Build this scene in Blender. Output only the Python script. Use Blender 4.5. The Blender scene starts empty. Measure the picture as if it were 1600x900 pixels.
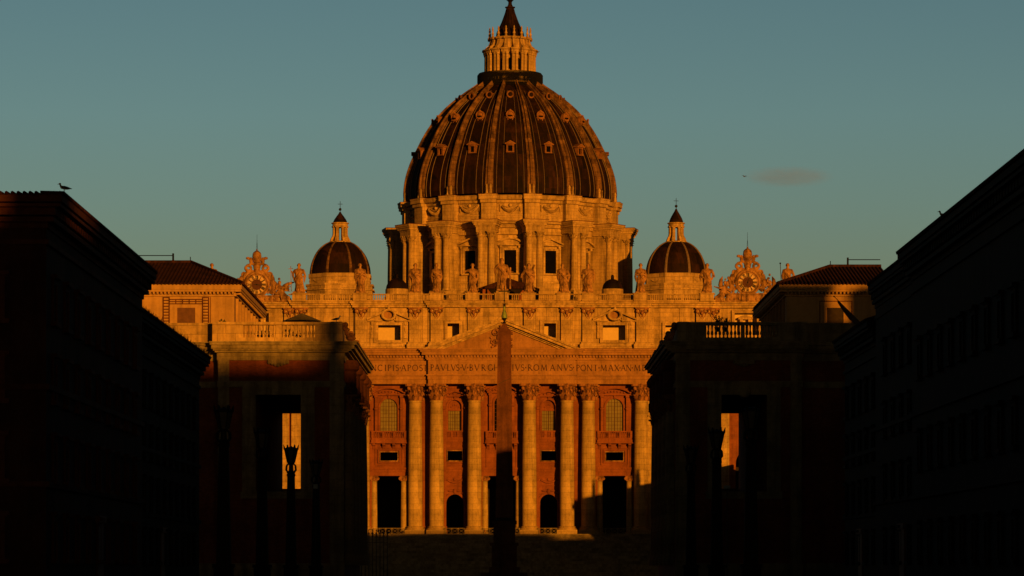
import bpy, bmesh, math, random
from mathutils import Vector, Matrix
from math import radians, sin, cos, tan, pi, sqrt, atan2
random.seed(7)
S = bpy.context.scene
COL = S.collection

# ------------------------------------------------------------------ camera
F, VX, HY, EYE = 5600.0, 787.0, 888.0, 1.7      # focal length and vanishing point in photo pixels, eye height
cam = bpy.data.cameras.new('camera'); camo = bpy.data.objects.new('camera', cam); COL.objects.link(camo)
camo.location = (0, 0, EYE); camo.rotation_euler = (radians(90), 0, 0)
cam.sensor_width = 36; cam.lens = 36 * F / 1600
cam.shift_x = (800 - VX) / 1600; cam.shift_y = (HY - 450) / 1600
cam.clip_start = 1; cam.clip_end = 60000
S.camera = camo
# ------------------------------------------------------------------ light
AZ, EL = radians(21), radians(4.6)               # low sun behind the camera, to its right
world = bpy.data.worlds.new('World'); S.world = world; world.use_nodes = True
wn, wl = world.node_tree.nodes, world.node_tree.links
bg = wn['Background']
sky = wn.new('ShaderNodeTexSky'); sky.sky_type = 'NISHITA'; sky.sun_disc = False
sky.sun_elevation = EL; sky.sun_rotation = radians(180 - 21); sky.air_density = 1.0; sky.dust_density = 0.6; sky.ozone_density = 3.0
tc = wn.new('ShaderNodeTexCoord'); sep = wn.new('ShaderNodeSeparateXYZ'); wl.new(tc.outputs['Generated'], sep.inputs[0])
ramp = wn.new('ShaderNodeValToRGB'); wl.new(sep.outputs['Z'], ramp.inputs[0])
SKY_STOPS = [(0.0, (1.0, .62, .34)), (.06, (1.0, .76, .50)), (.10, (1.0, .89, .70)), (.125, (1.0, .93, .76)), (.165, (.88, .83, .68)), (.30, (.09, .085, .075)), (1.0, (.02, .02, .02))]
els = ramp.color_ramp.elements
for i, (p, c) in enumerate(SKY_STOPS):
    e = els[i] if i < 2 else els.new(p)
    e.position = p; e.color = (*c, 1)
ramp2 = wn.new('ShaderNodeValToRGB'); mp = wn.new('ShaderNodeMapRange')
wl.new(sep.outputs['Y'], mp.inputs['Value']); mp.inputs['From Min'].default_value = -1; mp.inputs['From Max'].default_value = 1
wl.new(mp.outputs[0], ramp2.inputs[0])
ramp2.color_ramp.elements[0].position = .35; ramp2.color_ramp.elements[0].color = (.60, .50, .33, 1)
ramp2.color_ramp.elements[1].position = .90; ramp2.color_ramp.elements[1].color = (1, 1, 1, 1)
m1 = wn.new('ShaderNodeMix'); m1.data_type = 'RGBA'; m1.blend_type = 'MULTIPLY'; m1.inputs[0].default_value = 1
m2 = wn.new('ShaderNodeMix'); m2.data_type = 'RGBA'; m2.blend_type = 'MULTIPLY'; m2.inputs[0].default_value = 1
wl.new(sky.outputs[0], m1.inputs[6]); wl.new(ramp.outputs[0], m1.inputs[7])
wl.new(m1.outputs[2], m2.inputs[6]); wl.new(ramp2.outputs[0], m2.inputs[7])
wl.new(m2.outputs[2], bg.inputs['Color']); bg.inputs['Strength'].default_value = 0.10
sun = bpy.data.lights.new('sun', 'SUN'); suno = bpy.data.objects.new('sun', sun); COL.objects.link(suno)
sun.energy = 5.0; sun.angle = radians(.5); sun.color = (1.0, .362, .02)
sdir = Vector((sin(AZ) * cos(EL), -cos(AZ) * cos(EL), sin(EL)))
suno.rotation_euler = sdir.to_track_quat('Z', 'Y').to_euler(); suno.location = (60, -100, 80)
S.view_settings.view_transform = 'Standard'; S.view_settings.look = 'None'
S.view_settings.exposure = 0; S.view_settings.gamma = 1; S.view_settings.use_curve_mapping = False
S.cycles.max_bounces = 4; S.cycles.diffuse_bounces = 2; S.cycles.glossy_bounces = 2

# ------------------------------------------------------------------ helpers
def PX(px, Y): return (px - VX) / F * Y
def PZ(py, Y): return EYE + (HY - py) / F * Y
def tag(o, label=None, cat=None, group=None, kind=None):
    if label: o['label'] = label
    if cat: o['category'] = cat
    if group: o['group'] = group
    if kind: o['kind'] = kind
    return o
def empty(name, loc=(0, 0, 0), label=None, cat=None, group=None, parent=None):
    o = bpy.data.objects.new(name, None); COL.objects.link(o); o.location = loc
    o.empty_display_size = .5
    if parent: o.parent = parent
    return tag(o, label, cat, group)
def put(o, parent, loc=(0, 0, 0), rz=0, sc=None):
    """copy of an object and its children under a parent"""
    c = o.copy(); COL.objects.link(c); c.parent = parent; c.location = loc; c.rotation_euler = (0, 0, rz)
    if sc: c.scale = sc
    for ch in o.children:
        d = ch.copy(); COL.objects.link(d); d.parent = c
    return c

class MB:
    def __init__(s): s.v = []; s.f = []; s.mi = []; s.m = 0
    def face(s, pts):
        n = len(s.v); s.v += [tuple(p) for p in pts]; s.f.append(list(range(n, n + len(pts)))); s.mi.append(s.m)
    def add(s, vs, fs):
        n = len(s.v); s.v += [tuple(p) for p in vs]; s.f += [[i + n for i in f] for f in fs]; s.mi += [s.m] * len(fs)
    def box(s, x0, x1, y0, y1, z0, z1):
        if x0 > x1: x0, x1 = x1, x0
        if y0 > y1: y0, y1 = y1, y0
        if z0 > z1: z0, z1 = z1, z0
        s.add([(x0, y0, z0), (x1, y0, z0), (x1, y1, z0), (x0, y1, z0), (x0, y0, z1), (x1, y0, z1), (x1, y1, z1), (x0, y1, z1)],
              [[3, 2, 1, 0], [4, 5, 6, 7], [0, 1, 5, 4], [1, 2, 6, 5], [2, 3, 7, 6], [3, 0, 4, 7]])
    def prism(s, poly, y0, y1):                      # poly in (x, z), extruded along y
        n = len(poly)
        vs = [(x, y0, z) for x, z in poly] + [(x, y1, z) for x, z in poly]
        s.add(vs, [list(range(n)), list(range(2 * n - 1, n - 1, -1))] + [[i, (i + 1) % n, n + (i + 1) % n, n + i] for i in range(n)])
    def prismx(s, poly, x0, x1):                     # poly in (y, z), extruded along x
        n = len(poly)
        vs = [(x0, y, z) for y, z in poly] + [(x1, y, z) for y, z in poly]
        s.add(vs, [list(range(n)), list(range(2 * n - 1, n - 1, -1))] + [[i, (i + 1) % n, n + (i + 1) % n, n + i] for i in range(n)])
    def slab(s, poly, z0, z1):                       # poly in (x, y)
        n = len(poly)
        vs = [(x, y, z0) for x, y in poly] + [(x, y, z1) for x, y in poly]
        s.add(vs, [list(range(n)), list(range(2 * n - 1, n - 1, -1))] + [[i, (i + 1) % n, n + (i + 1) % n, n + i] for i in range(n)])
    def rings(s, rr, caps=True, closed=True):        # list of rings of equal length
        n = len(rr[0]); vs = [p for r in rr for p in r]; fs = []
        for k in range(len(rr) - 1):
            for i in range(n if closed else n - 1):
                a, b = k * n + i, k * n + (i + 1) % n
                fs.append([a, b, b + n, a + n])
        if caps and closed: fs.append(list(range(n))[::-1]); fs.append([(len(rr) - 1) * n + i for i in range(n)])
        s.add(vs, fs)
    def lathe(s, prof, c=(0, 0), n=16, caps=True, ph=0.0, sx=1.0, sy=1.0):
        s.rings([[(c[0] + sx * r * cos(2 * pi * i / n + ph), c[1] + sy * r * sin(2 * pi * i / n + ph), z) for i in range(n)] for r, z in prof], caps)
    def tube(s, pts, rad, n=6, caps=True):
        pts = [Vector(p) for p in pts]
        if not isinstance(rad, (list, tuple)): rad = [rad] * len(pts)
        rr = []; ref = None
        for k, p in enumerate(pts):
            t = (pts[min(k + 1, len(pts) - 1)] - pts[max(k - 1, 0)]).normalized()
            if ref is None: ref = Vector((0, 0, 1)) if abs(t.z) < .9 else Vector((1, 0, 0))
            u = (ref - t * ref.dot(t)).normalized(); w = t.cross(u); ref = u
            rr.append([p + (u * cos(2 * pi * i / n) + w * sin(2 * pi * i / n)) * rad[k] for i in range(n)])
        s.rings(rr, caps)
    def ball(s, c, r, n=10, m=6):
        if not isinstance(r, (list, tuple)): r = (r, r, r)
        rr = []
        for k in range(m + 1):
            a = -pi / 2 + pi * (k + .04 * (k == 0) - .04 * (k == m)) / m
            rr.append([(c[0] + r[0] * cos(a) * cos(2 * pi * i / n), c[1] + r[1] * cos(a) * sin(2 * pi * i / n), c[2] + r[2] * sin(a)) for i in range(n)])
        s.rings(rr)
    def torus(s, c, R, r, a0=0, a1=2 * pi, n=18, k=6, plane='xz', sz=1.0):
        full = abs(a1 - a0 - 2 * pi) < 1e-6
        pts = []
        for i in range(n if full else n + 1):
            a = a0 + (a1 - a0) * i / n
            d = (cos(a) * R, 0, sin(a) * R * sz) if plane == 'xz' else (cos(a) * R, sin(a) * R, 0)
            pts.append((c[0] + d[0], c[1] + d[1], c[2] + d[2]))
        if full: pts += [pts[0]]
        s.tube(pts, r, k, caps=not full)
    def xf(s, M):
        s.v = [tuple(M @ Vector(p)) for p in s.v]; return s
    def join(s, o, M=None):
        s.add([tuple(M @ Vector(p)) if M else p for p in o.v], o.f); return s
    def build(s, name, mats, parent=None, loc=None, smooth=None, link=True):
        me = bpy.data.meshes.new(name); me.from_pydata(s.v, [], s.f)
        bm = bmesh.new(); bm.from_mesh(me); bmesh.ops.recalc_face_normals(bm, faces=bm.faces); bm.to_mesh(me); bm.free()
        if not isinstance(mats, (list, tuple)): mats = [mats]
        for m in mats: me.materials.append(m)
        if len(mats) > 1: me.polygons.foreach_set('material_index', s.mi)
        if smooth:
            me.shade_smooth(); me.set_sharp_from_angle(angle=radians(smooth))
        o = bpy.data.objects.new(name, me)
        if link: COL.objects.link(o)
        if parent: o.parent = parent
        if loc: o.location = loc
        return o
T = Matrix.Translation
def RZ(a): return Matrix.Rotation(a, 4, 'Z')
def RY(a): return Matrix.Rotation(a, 4, 'Y')
def arc(cx, cz, r, a0, a1, n=10): return [(cx + r * cos(a0 + (a1 - a0) * i / n), cz + r * sin(a0 + (a1 - a0) * i / n)) for i in range(n + 1)]

def wall_with_openings(mb, x0, x1, z0, z1, y0, y1, ops, back=False):
    """front wall in the xz plane at y0, y1 = depth of the jambs; ops: (xa, xb, za, zb, arched)"""
    xs = sorted({x0, x1, *[o[0] for o in ops], *[o[1] for o in ops]}); zs = sorted({z0, z1, *[o[2] for o in ops], *[o[3] for o in ops]})
    for i in range(len(xs) - 1):
        run = None
        for j in range(len(zs) - 1):
            cx, cz = (xs[i] + xs[i + 1]) / 2, (zs[j] + zs[j + 1]) / 2
            if not any(o[0] < cx < o[1] and o[2] < cz < o[3] for o in ops):
                for y in ((y0, y1) if back else (y0,)):
                    mb.face([(xs[i], y, zs[j]), (xs[i + 1], y, zs[j]), (xs[i + 1], y, zs[j + 1]), (xs[i], y, zs[j + 1])])
    for xa, xb, za, zb, ar in ops:
        zt = zb - (xb - xa) / 2 if ar else zb
        for x in (xa, xb): mb.face([(x, y0, za), (x, y1, za), (x, y1, zt), (x, y0, zt)])
        mb.face([(xa, y0, za), (xb, y0, za), (xb, y1, za), (xa, y1, za)])
        if not ar: mb.face([(xa, y0, zb), (xb, y0, zb), (xb, y1, zb), (xa, y1, zb)])
        else:
            r = (xb - xa) / 2; cx = (xa + xb) / 2; A = arc(cx, zt, r, 0, pi, 16)
            for k in range(16):
                (ax, az), (bx, bz) = A[k], A[k + 1]
                mb.face([(ax, y0, az), (bx, y0, bz), (bx, y1, bz), (ax, y1, az)])
                for y in ((y0, y1) if back else (y0,)): mb.face([(ax, y, az), (ax, y, zb), (bx, y, zb), (bx, y, bz)])

# ------------------------------------------------------------------ materials
def base(name):
    m = bpy.data.materials.new(name); m.use_nodes = True
    return m, m.node_tree.nodes, m.node_tree.links, m.node_tree.nodes['Principled BSDF']
def stone(name, c, course=.9, block=2.0, var=.14, mortar=.75, stain=.35, rough=.9, bump=.3, streak=.25, nscale=.35):
    m, n, l, p = base(name)
    tcx = n.new('ShaderNodeTexCoord'); sp = n.new('ShaderNodeSeparateXYZ'); l.new(tcx.outputs['Object'], sp.inputs[0])
    ma = n.new('ShaderNodeMath'); ma.operation = 'MULTIPLY_ADD'; l.new(sp.outputs['Y'], ma.inputs[0]); ma.inputs[1].default_value = .73; l.new(sp.outputs['X'], ma.inputs[2])
    cb = n.new('ShaderNodeCombineXYZ'); l.new(ma.outputs[0], cb.inputs[0]); l.new(sp.outputs['Z'], cb.inputs[1])
    br = n.new('ShaderNodeTexBrick'); l.new(cb.outputs[0], br.inputs['Vector'])
    br.inputs['Scale'].default_value = 1; br.inputs['Brick Width'].default_value = block; br.inputs['Row Height'].default_value = course
    br.inputs['Mortar Size'].default_value = min(.035, course * .06); br.inputs['Mortar Smooth'].default_value = .3; br.inputs['Bias'].default_value = 0
    hi = [min(1, x * (1 + var)) for x in c]; lo = [x * (1 - var) for x in c]
    br.inputs['Color1'].default_value = (*hi, 1); br.inputs['Color2'].default_value = (*lo, 1); br.inputs['Mortar'].default_value = (*[x * mortar for x in c], 1)
    def noise(scale, detail, vec=None, rough_=.6):
        t = n.new('ShaderNodeTexNoise'); t.inputs['Scale'].default_value = scale; t.inputs['Detail'].default_value = detail; t.inputs['Roughness'].default_value = rough_
        l.new(vec or tcx.outputs['Object'], t.inputs['Vector']); return t
    def mult(col, fac_node, lo_, a, b):
        mr = n.new('ShaderNodeMapRange'); l.new(fac_node.outputs['Fac'], mr.inputs['Value'])
        mr.inputs['From Min'].default_value = a; mr.inputs['From Max'].default_value = b; mr.inputs['To Min'].default_value = lo_; mr.inputs['To Max'].default_value = 1
        mx = n.new('ShaderNodeMix'); mx.data_type = 'RGBA'; mx.blend_type = 'MULTIPLY'; mx.inputs[0].default_value = 1
        l.new(col, mx.inputs[6]); l.new(mr.outputs[0], mx.inputs[7]); return mx.outputs[2]
    col = mult(br.outputs['Color'], noise(nscale, 6), 1 - stain, .32, .58)
    col = mult(col, noise(nscale * 9, 4), 1 - stain * .6, .3, .55)
    mpn = n.new('ShaderNodeMapping'); mpn.inputs['Scale'].default_value = (1.3, 1.3, .09); l.new(tcx.outputs['Object'], mpn.inputs['Vector'])
    col = mult(col, noise(1.0, 5, mpn.outputs[0]), 1 - streak, .34, .56)
    l.new(col, p.inputs['Base Color']); p.inputs['Roughness'].default_value = rough
    if 'Specular IOR Level' in p.inputs: p.inputs['Specular IOR Level'].default_value = .15
    bp = n.new('ShaderNodeBump'); bp.inputs['Strength'].default_value = bump; bp.inputs['Distance'].default_value = .12
    l.new(noise(nscale * 12, 6).outputs['Fac'], bp.inputs['Height']); l.new(bp.outputs[0], p.inputs['Normal'])
    return m
def plain(name, c, rough=.6, metal=0, spec=.3, var=.25, scale=2.0):
    m, n, l, p = base(name)
    t = n.new('ShaderNodeTexNoise'); t.inputs['Scale'].default_value = scale; t.inputs['Detail'].default_value = 5
    tcx = n.new('ShaderNodeTexCoord'); l.new(tcx.outputs['Object'], t.inputs['Vector'])
    r = n.new('ShaderNodeValToRGB'); l.new(t.outputs['Fac'], r.inputs[0])
    r.color_ramp.elements[0].position = .3; r.color_ramp.elements[0].color = (*[x * (1 - var) for x in c], 1)
    r.color_ramp.elements[1].position = .7; r.color_ramp.elements[1].color = (*[min(1, x * (1 + var)) for x in c], 1)
    l.new(r.outputs[0], p.inputs['Base Color']); p.inputs['Roughness'].default_value = rough; p.inputs['Metallic'].default_value = metal
    if 'Specular IOR Level' in p.inputs: p.inputs['Specular IOR Level'].default_value = spec
    return m
M = {}
M['trav'] = stone('travertine', (.48, .315, .15), .85, 1.9, .12, .62, .4, streak=.42)
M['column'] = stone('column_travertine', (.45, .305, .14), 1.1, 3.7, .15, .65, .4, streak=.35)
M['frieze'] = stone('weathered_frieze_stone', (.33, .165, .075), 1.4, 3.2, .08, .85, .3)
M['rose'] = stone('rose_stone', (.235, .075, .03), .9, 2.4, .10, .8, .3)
M['carved'] = stone('carved_travertine', (.37, .165, .075), 5, 5, .02, 1, .85, nscale=1.2, streak=.5)
M['statue'] = stone('statue_travertine', (.42, .225, .115), 9, 9, .02, 1, .8, nscale=1.0, streak=.65)
M['cream'] = plain('cream_plaster', (.56, .40, .2), .9, var=.06, spec=.1)
M['drumstone'] = stone('drum_travertine', (.48, .32, .16), .8, 1.8, .11, .62, .4, streak=.42)
M['lead'] = stone('dome_lead', (.020, .0068, .0042), 2.6, 1.4, .65, .8, .6, rough=.8, bump=.2, streak=.6, nscale=.25)
M['rib'] = stone('dome_rib_stone', (.19, .10, .055), 1.0, 30, .3, .4, .7, nscale=.5, streak=.5)
M['seam'] = plain('lead_seam', (.13, .085, .08), .6)
M['flash'] = plain('dark_line_flashing', (.10, .035, .02), .8)  # flashing slabs added for the dark lines of shaded, stained upper edges
M['dormer'] = stone('dormer_stone', (.27, .12, .055), 3, 3, .1, .8, .6, nscale=.8)
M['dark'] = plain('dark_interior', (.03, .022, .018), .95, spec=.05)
M['glass'] = plain('old_glass', (.004, .004, .004), .5, spec=0)
M['blind'] = plain('dusty_leaded_glass', (.14, .11, .05), .6, var=.25, scale=.8)
M['bronze'] = plain('dark_bronze', (.02, .016, .012), .5, .6)
M['letter'] = plain('bronze_letter', (.05, .016, .008), .7)
M['verd'] = plain('green_bronze', (.16, .22, .06), .55, .2, var=.3, scale=4)
M['granite'] = stone('red_granite', (.135, .05, .025), 30, 30, .02, 1, .45, nscale=.5, streak=.4)
M['brick'] = stone('red_brick_wall', (.22, .06, .03), .12, .3, .18, .7, .4, nscale=.3)
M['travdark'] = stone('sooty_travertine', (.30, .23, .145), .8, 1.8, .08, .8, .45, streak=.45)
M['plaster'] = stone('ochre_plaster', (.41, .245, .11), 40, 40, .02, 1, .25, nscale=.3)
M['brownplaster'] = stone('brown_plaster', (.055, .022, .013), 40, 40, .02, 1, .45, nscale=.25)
M['darkplaster'] = stone('shade_dark_plaster', (.016, .011, .009), 40, 40, .02, 1, .45, nscale=.25)  # near-black colour with the deep street shade put into it
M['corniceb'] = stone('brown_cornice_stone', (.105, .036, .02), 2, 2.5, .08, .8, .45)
M['tile'] = stone('clay_roof_tile', (.045, .014, .010), .45, .35, .4, .6, .5, nscale=.6)
M['shutter'] = plain('brown_shutter', (.10, .04, .022), .7)
M['iron'] = plain('black_iron', (.012, .012, .012), .5, .5)
M['asphalt'] = plain('asphalt', (.04, .04, .042), .9, var=.3, scale=.8)
M['pave'] = stone('paving_sett', (.07, .06, .05), .5, .5, .2, .7, .3)
M['canvas'] = plain('grey_canvas', (.26, .21, .13), .9, spec=.1)
M['clockface'] = plain('pale_clock_stone', (.46, .31, .22), .7)
M['clockred'] = plain('dark_red_clock_disc', (.06, .016, .011), .7)
M['ink'] = plain('clock_black', (.02, .012, .01), .7)
M['leaf'] = plain('dark_leaf', (.03, .04, .015), .7, var=.5, scale=5)
M['gull'] = plain('gull_feather', (.45, .45, .45), .8, var=.1)
M['gullback'] = plain('gull_back_feather', (.06, .06, .07), .8)
M['flag'] = plain('faded_flag_cloth', (.10, .06, .05), .9)
M['sign'] = plain('pale_blue_sign', (.22, .32, .42), .4)
M['lamp'] = plain('lamp_glass', (.08, .07, .06), .3)
# ------------------------------------------------------------------ ground, street, square
mb = MB(); mb.face([(-30000, -3000, 0), (30000, -3000, 0), (30000, 40000, 0), (-30000, 40000, 0)])
tag(mb.build('ground', M['asphalt']), kind='structure')
mb = MB(); mb.face([(-9, -200, .004), (9, -200, .004), (9, 345, .004), (-9, 345, .004)])
tag(mb.build('road', M['asphalt']), kind='structure')
for sx in (-1, 1):
    mb = MB(); mb.box(9.0 * sx, 24.9 * sx, -200, 345, 0.002, .14)
    tag(mb.build('pavement', M['pave']), kind='structure')
mb = MB(); mb.face([(-110, 347, .006), (110, 347, .006), (110, 640, .006), (-110, 640, .006)])
tag(mb.build('piazza', M['pave']), kind='structure')
mb = MB()
prof = [(640, 0)]
y, z = 640.0, 0.0
for k in range(14):                                    # long shallow flights of the forecourt
    prof += [(y, z + .5)]; z += .5; y += 3.6; prof += [(y, z)]
for k in range(9):                                     # steep flight up to the porch
    prof += [(y, z + .15)]; z += .15; y += .35; prof += [(y, z)]
prof += [(720, z), (720, 0)]
mb.prismx(prof, -60, 60)
tag(mb.build('forecourt_steps', M['travdark']), kind='structure')
ZP = z
print('porch floor', ZP, 'wanted', PZ(834, 697))

# ------------------------------------------------------------------ basilica front
FC = PX(784, 700)
def U(u): return FC + u / 8.0
def fz(py): return EYE + (HY - py) / 8.0
bas = empty('basilica', (0, 700, 0), 'great domed stone basilica with columned front, glowing orange in low sun', 'church')
def P(mb, name, mat, parent=bas, smooth=None):
    mb.xf(T((0, -700, 0))) if parent is bas else None
    return mb.build(name, mat, parent, smooth=smooth)
# local frame of the basilica: y is measured from 700
BY = 700.0
PC, PS1, PS2, PE = 699.0, 700.1, 701.2, 702.0        # frieze planes: centre, inner sides, outer sides, end bays
WALL = 702.7
SEG = [(-460, -327, PE), (-327, -232, PS2), (-232, -115, PS1), (-115, 115, PC), (115, 232, PS1), (232, 327, PS2), (327, 460, PE)]
z0 = ZP
zc0, zc1 = fz(626), fz(600)                           # capital bottom, top

# wall with its openings
ops = []
for s in (-1, 1):
    c = 177 * s
    ops += [(c - 13.5, c + 13.5, 675, 622, 1), (c - 13.5, c + 13.5, 719, 706, 0), (c - 19, c + 19, 834, 743, 0)]
    c = 73.5 * s
    ops += [(c - 10.5, c + 10.5, 674, 624, 1), (c - 11.5, c + 11.5, 719, 704, 0), (c - 13.5, c + 13.5, 834, 772, 1)]
    c = 267 * s
    ops += [(c - 11, c + 11, 674, 624, 1), (c - 13.5, c + 13.5, 834, 772, 1)]
    c = 391 * s
    ops += [(c - 24, c + 24, 834, 700, 1)]
ops += [(-11.5, 11.5, 675, 618, 1), (-23, 23, 834, 743, 0)]
W = MB()
wall_with_openings(W, U(-460), U(460), z0 - 1, fz(598), WALL, WALL + 1.4, [(U(a), U(b), max(fz(p), z0 - .02), fz(q), r) for a, b, p, q, r in ops])
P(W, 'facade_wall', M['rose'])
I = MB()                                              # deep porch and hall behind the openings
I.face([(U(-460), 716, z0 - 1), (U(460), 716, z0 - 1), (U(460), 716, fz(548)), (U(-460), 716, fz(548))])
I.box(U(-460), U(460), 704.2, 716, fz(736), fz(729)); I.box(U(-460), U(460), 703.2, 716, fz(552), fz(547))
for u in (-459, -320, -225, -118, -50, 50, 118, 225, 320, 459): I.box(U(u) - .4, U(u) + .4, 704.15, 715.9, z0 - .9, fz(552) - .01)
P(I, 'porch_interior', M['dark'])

# entablature: architrave, frieze and cornice, stepping forward towards the middle
E = MB()
for a, b, pl in SEG:
    e = .0 if abs(a) == 460 else 0
    x0, x1 = U(a), U(b)
    E.box(x0, x1, pl - .02, WALL + .8, fz(600), fz(593)); E.box(x0 - .1, x1 + .1, pl - .22, WALL + .8, fz(593), fz(587.5)); E.box(x0 - .3, x1 + .3, pl - .5, WALL + .8, fz(587.5), fz(585.5))
    E.box(x0 - .3, x1 + .3, pl - .35, WALL + .8, fz(563), fz(561)); E.box(x0 - .5, x1 + .5, pl - .6, WALL + .8, fz(561), fz(559))
    E.box(x0 - 1.2, x1 + 1.2, pl - 1.5, WALL + .8, fz(555.5), fz(551)); E.box(x0 - 1.5, x1 + 1.5, pl - 1.8, WALL + .8, fz(551), fz(548.2)); E.box(x0 - 1.8, x1 + 1.8, pl - 2.1, WALL + .8, fz(548.2), fz(546))
    nd = int((x1 - x0 + 1.2) / .62)
    for k in range(nd):
        xx = x0 - .6 + (k + .5) * (x1 - x0 + 1.2) / nd
        E.box(xx - .18, xx + .18, pl - 1.05, pl - .3, fz(559), fz(556))
    E.box(x0 - .55, x1 + .55, pl - .62, WALL + .8, fz(559), fz(555.6))
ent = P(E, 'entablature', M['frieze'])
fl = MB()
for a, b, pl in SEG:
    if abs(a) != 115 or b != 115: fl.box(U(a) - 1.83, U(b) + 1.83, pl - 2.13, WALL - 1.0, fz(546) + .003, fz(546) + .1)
fl.xf(T((0, -BY, 0))); fl.build('dark_line_flashing', M['flash'], ent)
Fz = MB()
for a, b, pl in SEG: Fz.box(U(a), U(b), pl, WALL + .78, fz(585.5), fz(563))
frieze = P(Fz, 'frieze', M['frieze'])

# inscription: Roman capitals drawn as thick and thin strokes with serifs
TH, TN = .15, .075
def O_(cx, cy, rx, ry, a0, a1, n=14): return [[(cx + rx * cos(radians(a0 + (a1 - a0) * i / n)), cy + ry * sin(radians(a0 + (a1 - a0) * i / n))) for i in range(n + 1)]]
GL = {  # strokes: (polyline, width), serifs: x positions at bottom / top
 'I': (.30, [([(.15, 0), (.15, 1)], TH)], [.15], [.15]),
 'N': (.85, [([(.1, 0), (.1, 1)], TN), ([(.1, 1), (.75, 0)], TH), ([(.75, 0), (.75, 1)], TN)], [.1], [.1, .75]),
 'C': (.8, [(O_(.45, .5, .4, .48, 45, 315)[0], TH * .85)], [], []),
 'G': (.85, [(O_(.45, .5, .4, .48, 45, 330)[0], TH * .85), ([(.78, .1), (.78, .45)], TH)], [], [.78 - 9]),
 'P': (.62, [([(.13, 0), (.13, 1)], TH), (O_(.13, .73, .42, .25, 90, -90)[0], TN * 1.3)], [.13], [.13]),
 'R': (.75, [([(.13, 0), (.13, 1)], TH), (O_(.13, .74, .40, .24, 90, -90)[0], TN * 1.3), ([(.28, .5), (.72, 0)], TH)], [.13, .72], [.13]),
 'B': (.66, [([(.13, 0), (.13, 1)], TH), (O_(.13, .76, .36, .22, 90, -90)[0], TN * 1.3), (O_(.13, .27, .44, .26, 90, -90)[0], TN * 1.5)], [.13], [.13]),
 'D': (.85, [([(.13, 0), (.13, 1)], TH), (O_(.13, .5, .62, .47, 90, -90)[0], TN * 1.5)], [.13], [.13]),
 'S': (.6, [(O_(.31, .74, .22, .23, 35, 230, 10)[0] + O_(.29, .27, .25, .25, 75, -150, 12)[0], TH * .8)], [], []),
 'A': (.85, [([(.06, 0), (.42, 1)], TN), ([(.42, 1), (.78, 0)], TH), ([(.2, .36), (.65, .36)], TN)], [.06, .78], []),
 'V': (.82, [([(.06, 1), (.41, 0)], TH), ([(.41, 0), (.76, 1)], TN)], [], [.06, .76]),
 'O': (.95, [(O_(.46, .5, .41, .47, 0, 360, 22)[0], TH * .8)], [], []),
 'T': (.75, [([(.37, 0), (.37, 1)], TH), ([(.04, .97), (.7, .97)], TN)], [.37], []),
 'L': (.6, [([(.13, 0), (.13, 1)], TH), ([(.13, .04), (.55, .04)], TN)], [.13], [.13]),
 'E': (.6, [([(.13, 0), (.13, 1)], TH), ([(.13, .04), (.55, .04)], TN), ([(.13, .52), (.46, .52)], TN), ([(.13, .96), (.52, .96)], TN)], [.13], [.13]),
 'H': (.85, [([(.12, 0), (.12, 1)], TH), ([(.72, 0), (.72, 1)], TH), ([(.12, .5), (.72, .5)], TN)], [.12, .72], [.12, .72]),
 'M': (1.0, [([(.08, 0), (.16, 1)], TN), ([(.16, 1), (.5, .08)], TH), ([(.5, .08), (.84, 1)], TN), ([(.84, 1), (.92, 0)], TH)], [.08, .92], []),
 'X': (.8, [([(.08, 1), (.72, 0)], TH), ([(.08, 0), (.72, 1)], TN)], [.08, .72], [.08, .72]),
 '.': (.2, [([(.1, .40), (.1, .60)], .2)], [], []),
}
def letter(mb, ch, px, yy, z, h):
    w, strokes, sb, st = GL[ch]; x = PX(px, yy) - w * h / 2
    def q(x0, z0_, x1, z1_, t):
        d = Vector((x1 - x0, z1_ - z0_)); L = d.length
        if L < 1e-6: return
        nn = Vector((-d.y, d.x)) / L * t / 2
        mb.prism([(x + (x0 + nn.x) * h, z + (z0_ + nn.y) * h), (x + (x0 - nn.x) * h, z + (z0_ - nn.y) * h), (x + (x1 - nn.x) * h, z + (z1_ - nn.y) * h), (x + (x1 + nn.x) * h, z + (z1_ + nn.y) * h)], yy - .05, yy + .03)
    for pl, t in strokes:
        for a, b in zip(pl, pl[1:]): q(*a, *b, t)
    for s_ in sb: q(s_ - .13, .02, s_ + .13, .02, .045)
    for s_ in st:
        if s_ > -5: q(s_ - .13, .98, s_ + .13, .98, .045)
L = MB()
LET = [(584, 'N'), (594, 'C'), (602.3, 'I'), (608.7, 'P'), (614.8, 'I'), (620.7, 'S'), (625.5, '.'), (630.8, 'A'), (639.5, 'P'), (648.8, 'O'), (657.8, 'S'), (664.6, 'T'),
       (675.5, 'P'), (683.2, 'A'), (692.7, 'V'), (701.3, 'L'), (708.5, 'V'), (715.3, 'S'), (720.5, '.'), (725.3, 'V'), (731, '.'), (736.5, 'B'), (745.3, 'V'), (755.7, 'R'), (766.3, 'G'), (775.7, 'H'), (783, 'E'), (791, 'S'),
       (801.5, 'I'), (808.9, 'V'), (816.7, 'S'), (821.5, '.'), (828.5, 'R'), (838.2, 'O'), (850, 'M'), (863.3, 'A'), (874.6, 'N'), (884.5, 'V'), (892, 'S'), (896.3, '.'), (903.3, 'P'), (911.6, 'O'), (921.2, 'N'), (930.6, 'T'), (936, '.'),
       (943.3, 'M'), (954.5, 'A'), (963.8, 'X'), (968.8, '.'), (973.8, 'A'), (982.5, 'N'), (988, '.'), (995.8, 'M'), (1007.5, 'D'), (1017, 'C'), (1025, 'X')]
for px, ch in LET:
    u = px - 784
    pl = next(p for a, b, p in SEG if a <= u <= b)
    letter(L, ch, px, pl, fz(579.6), 1.2)
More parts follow.
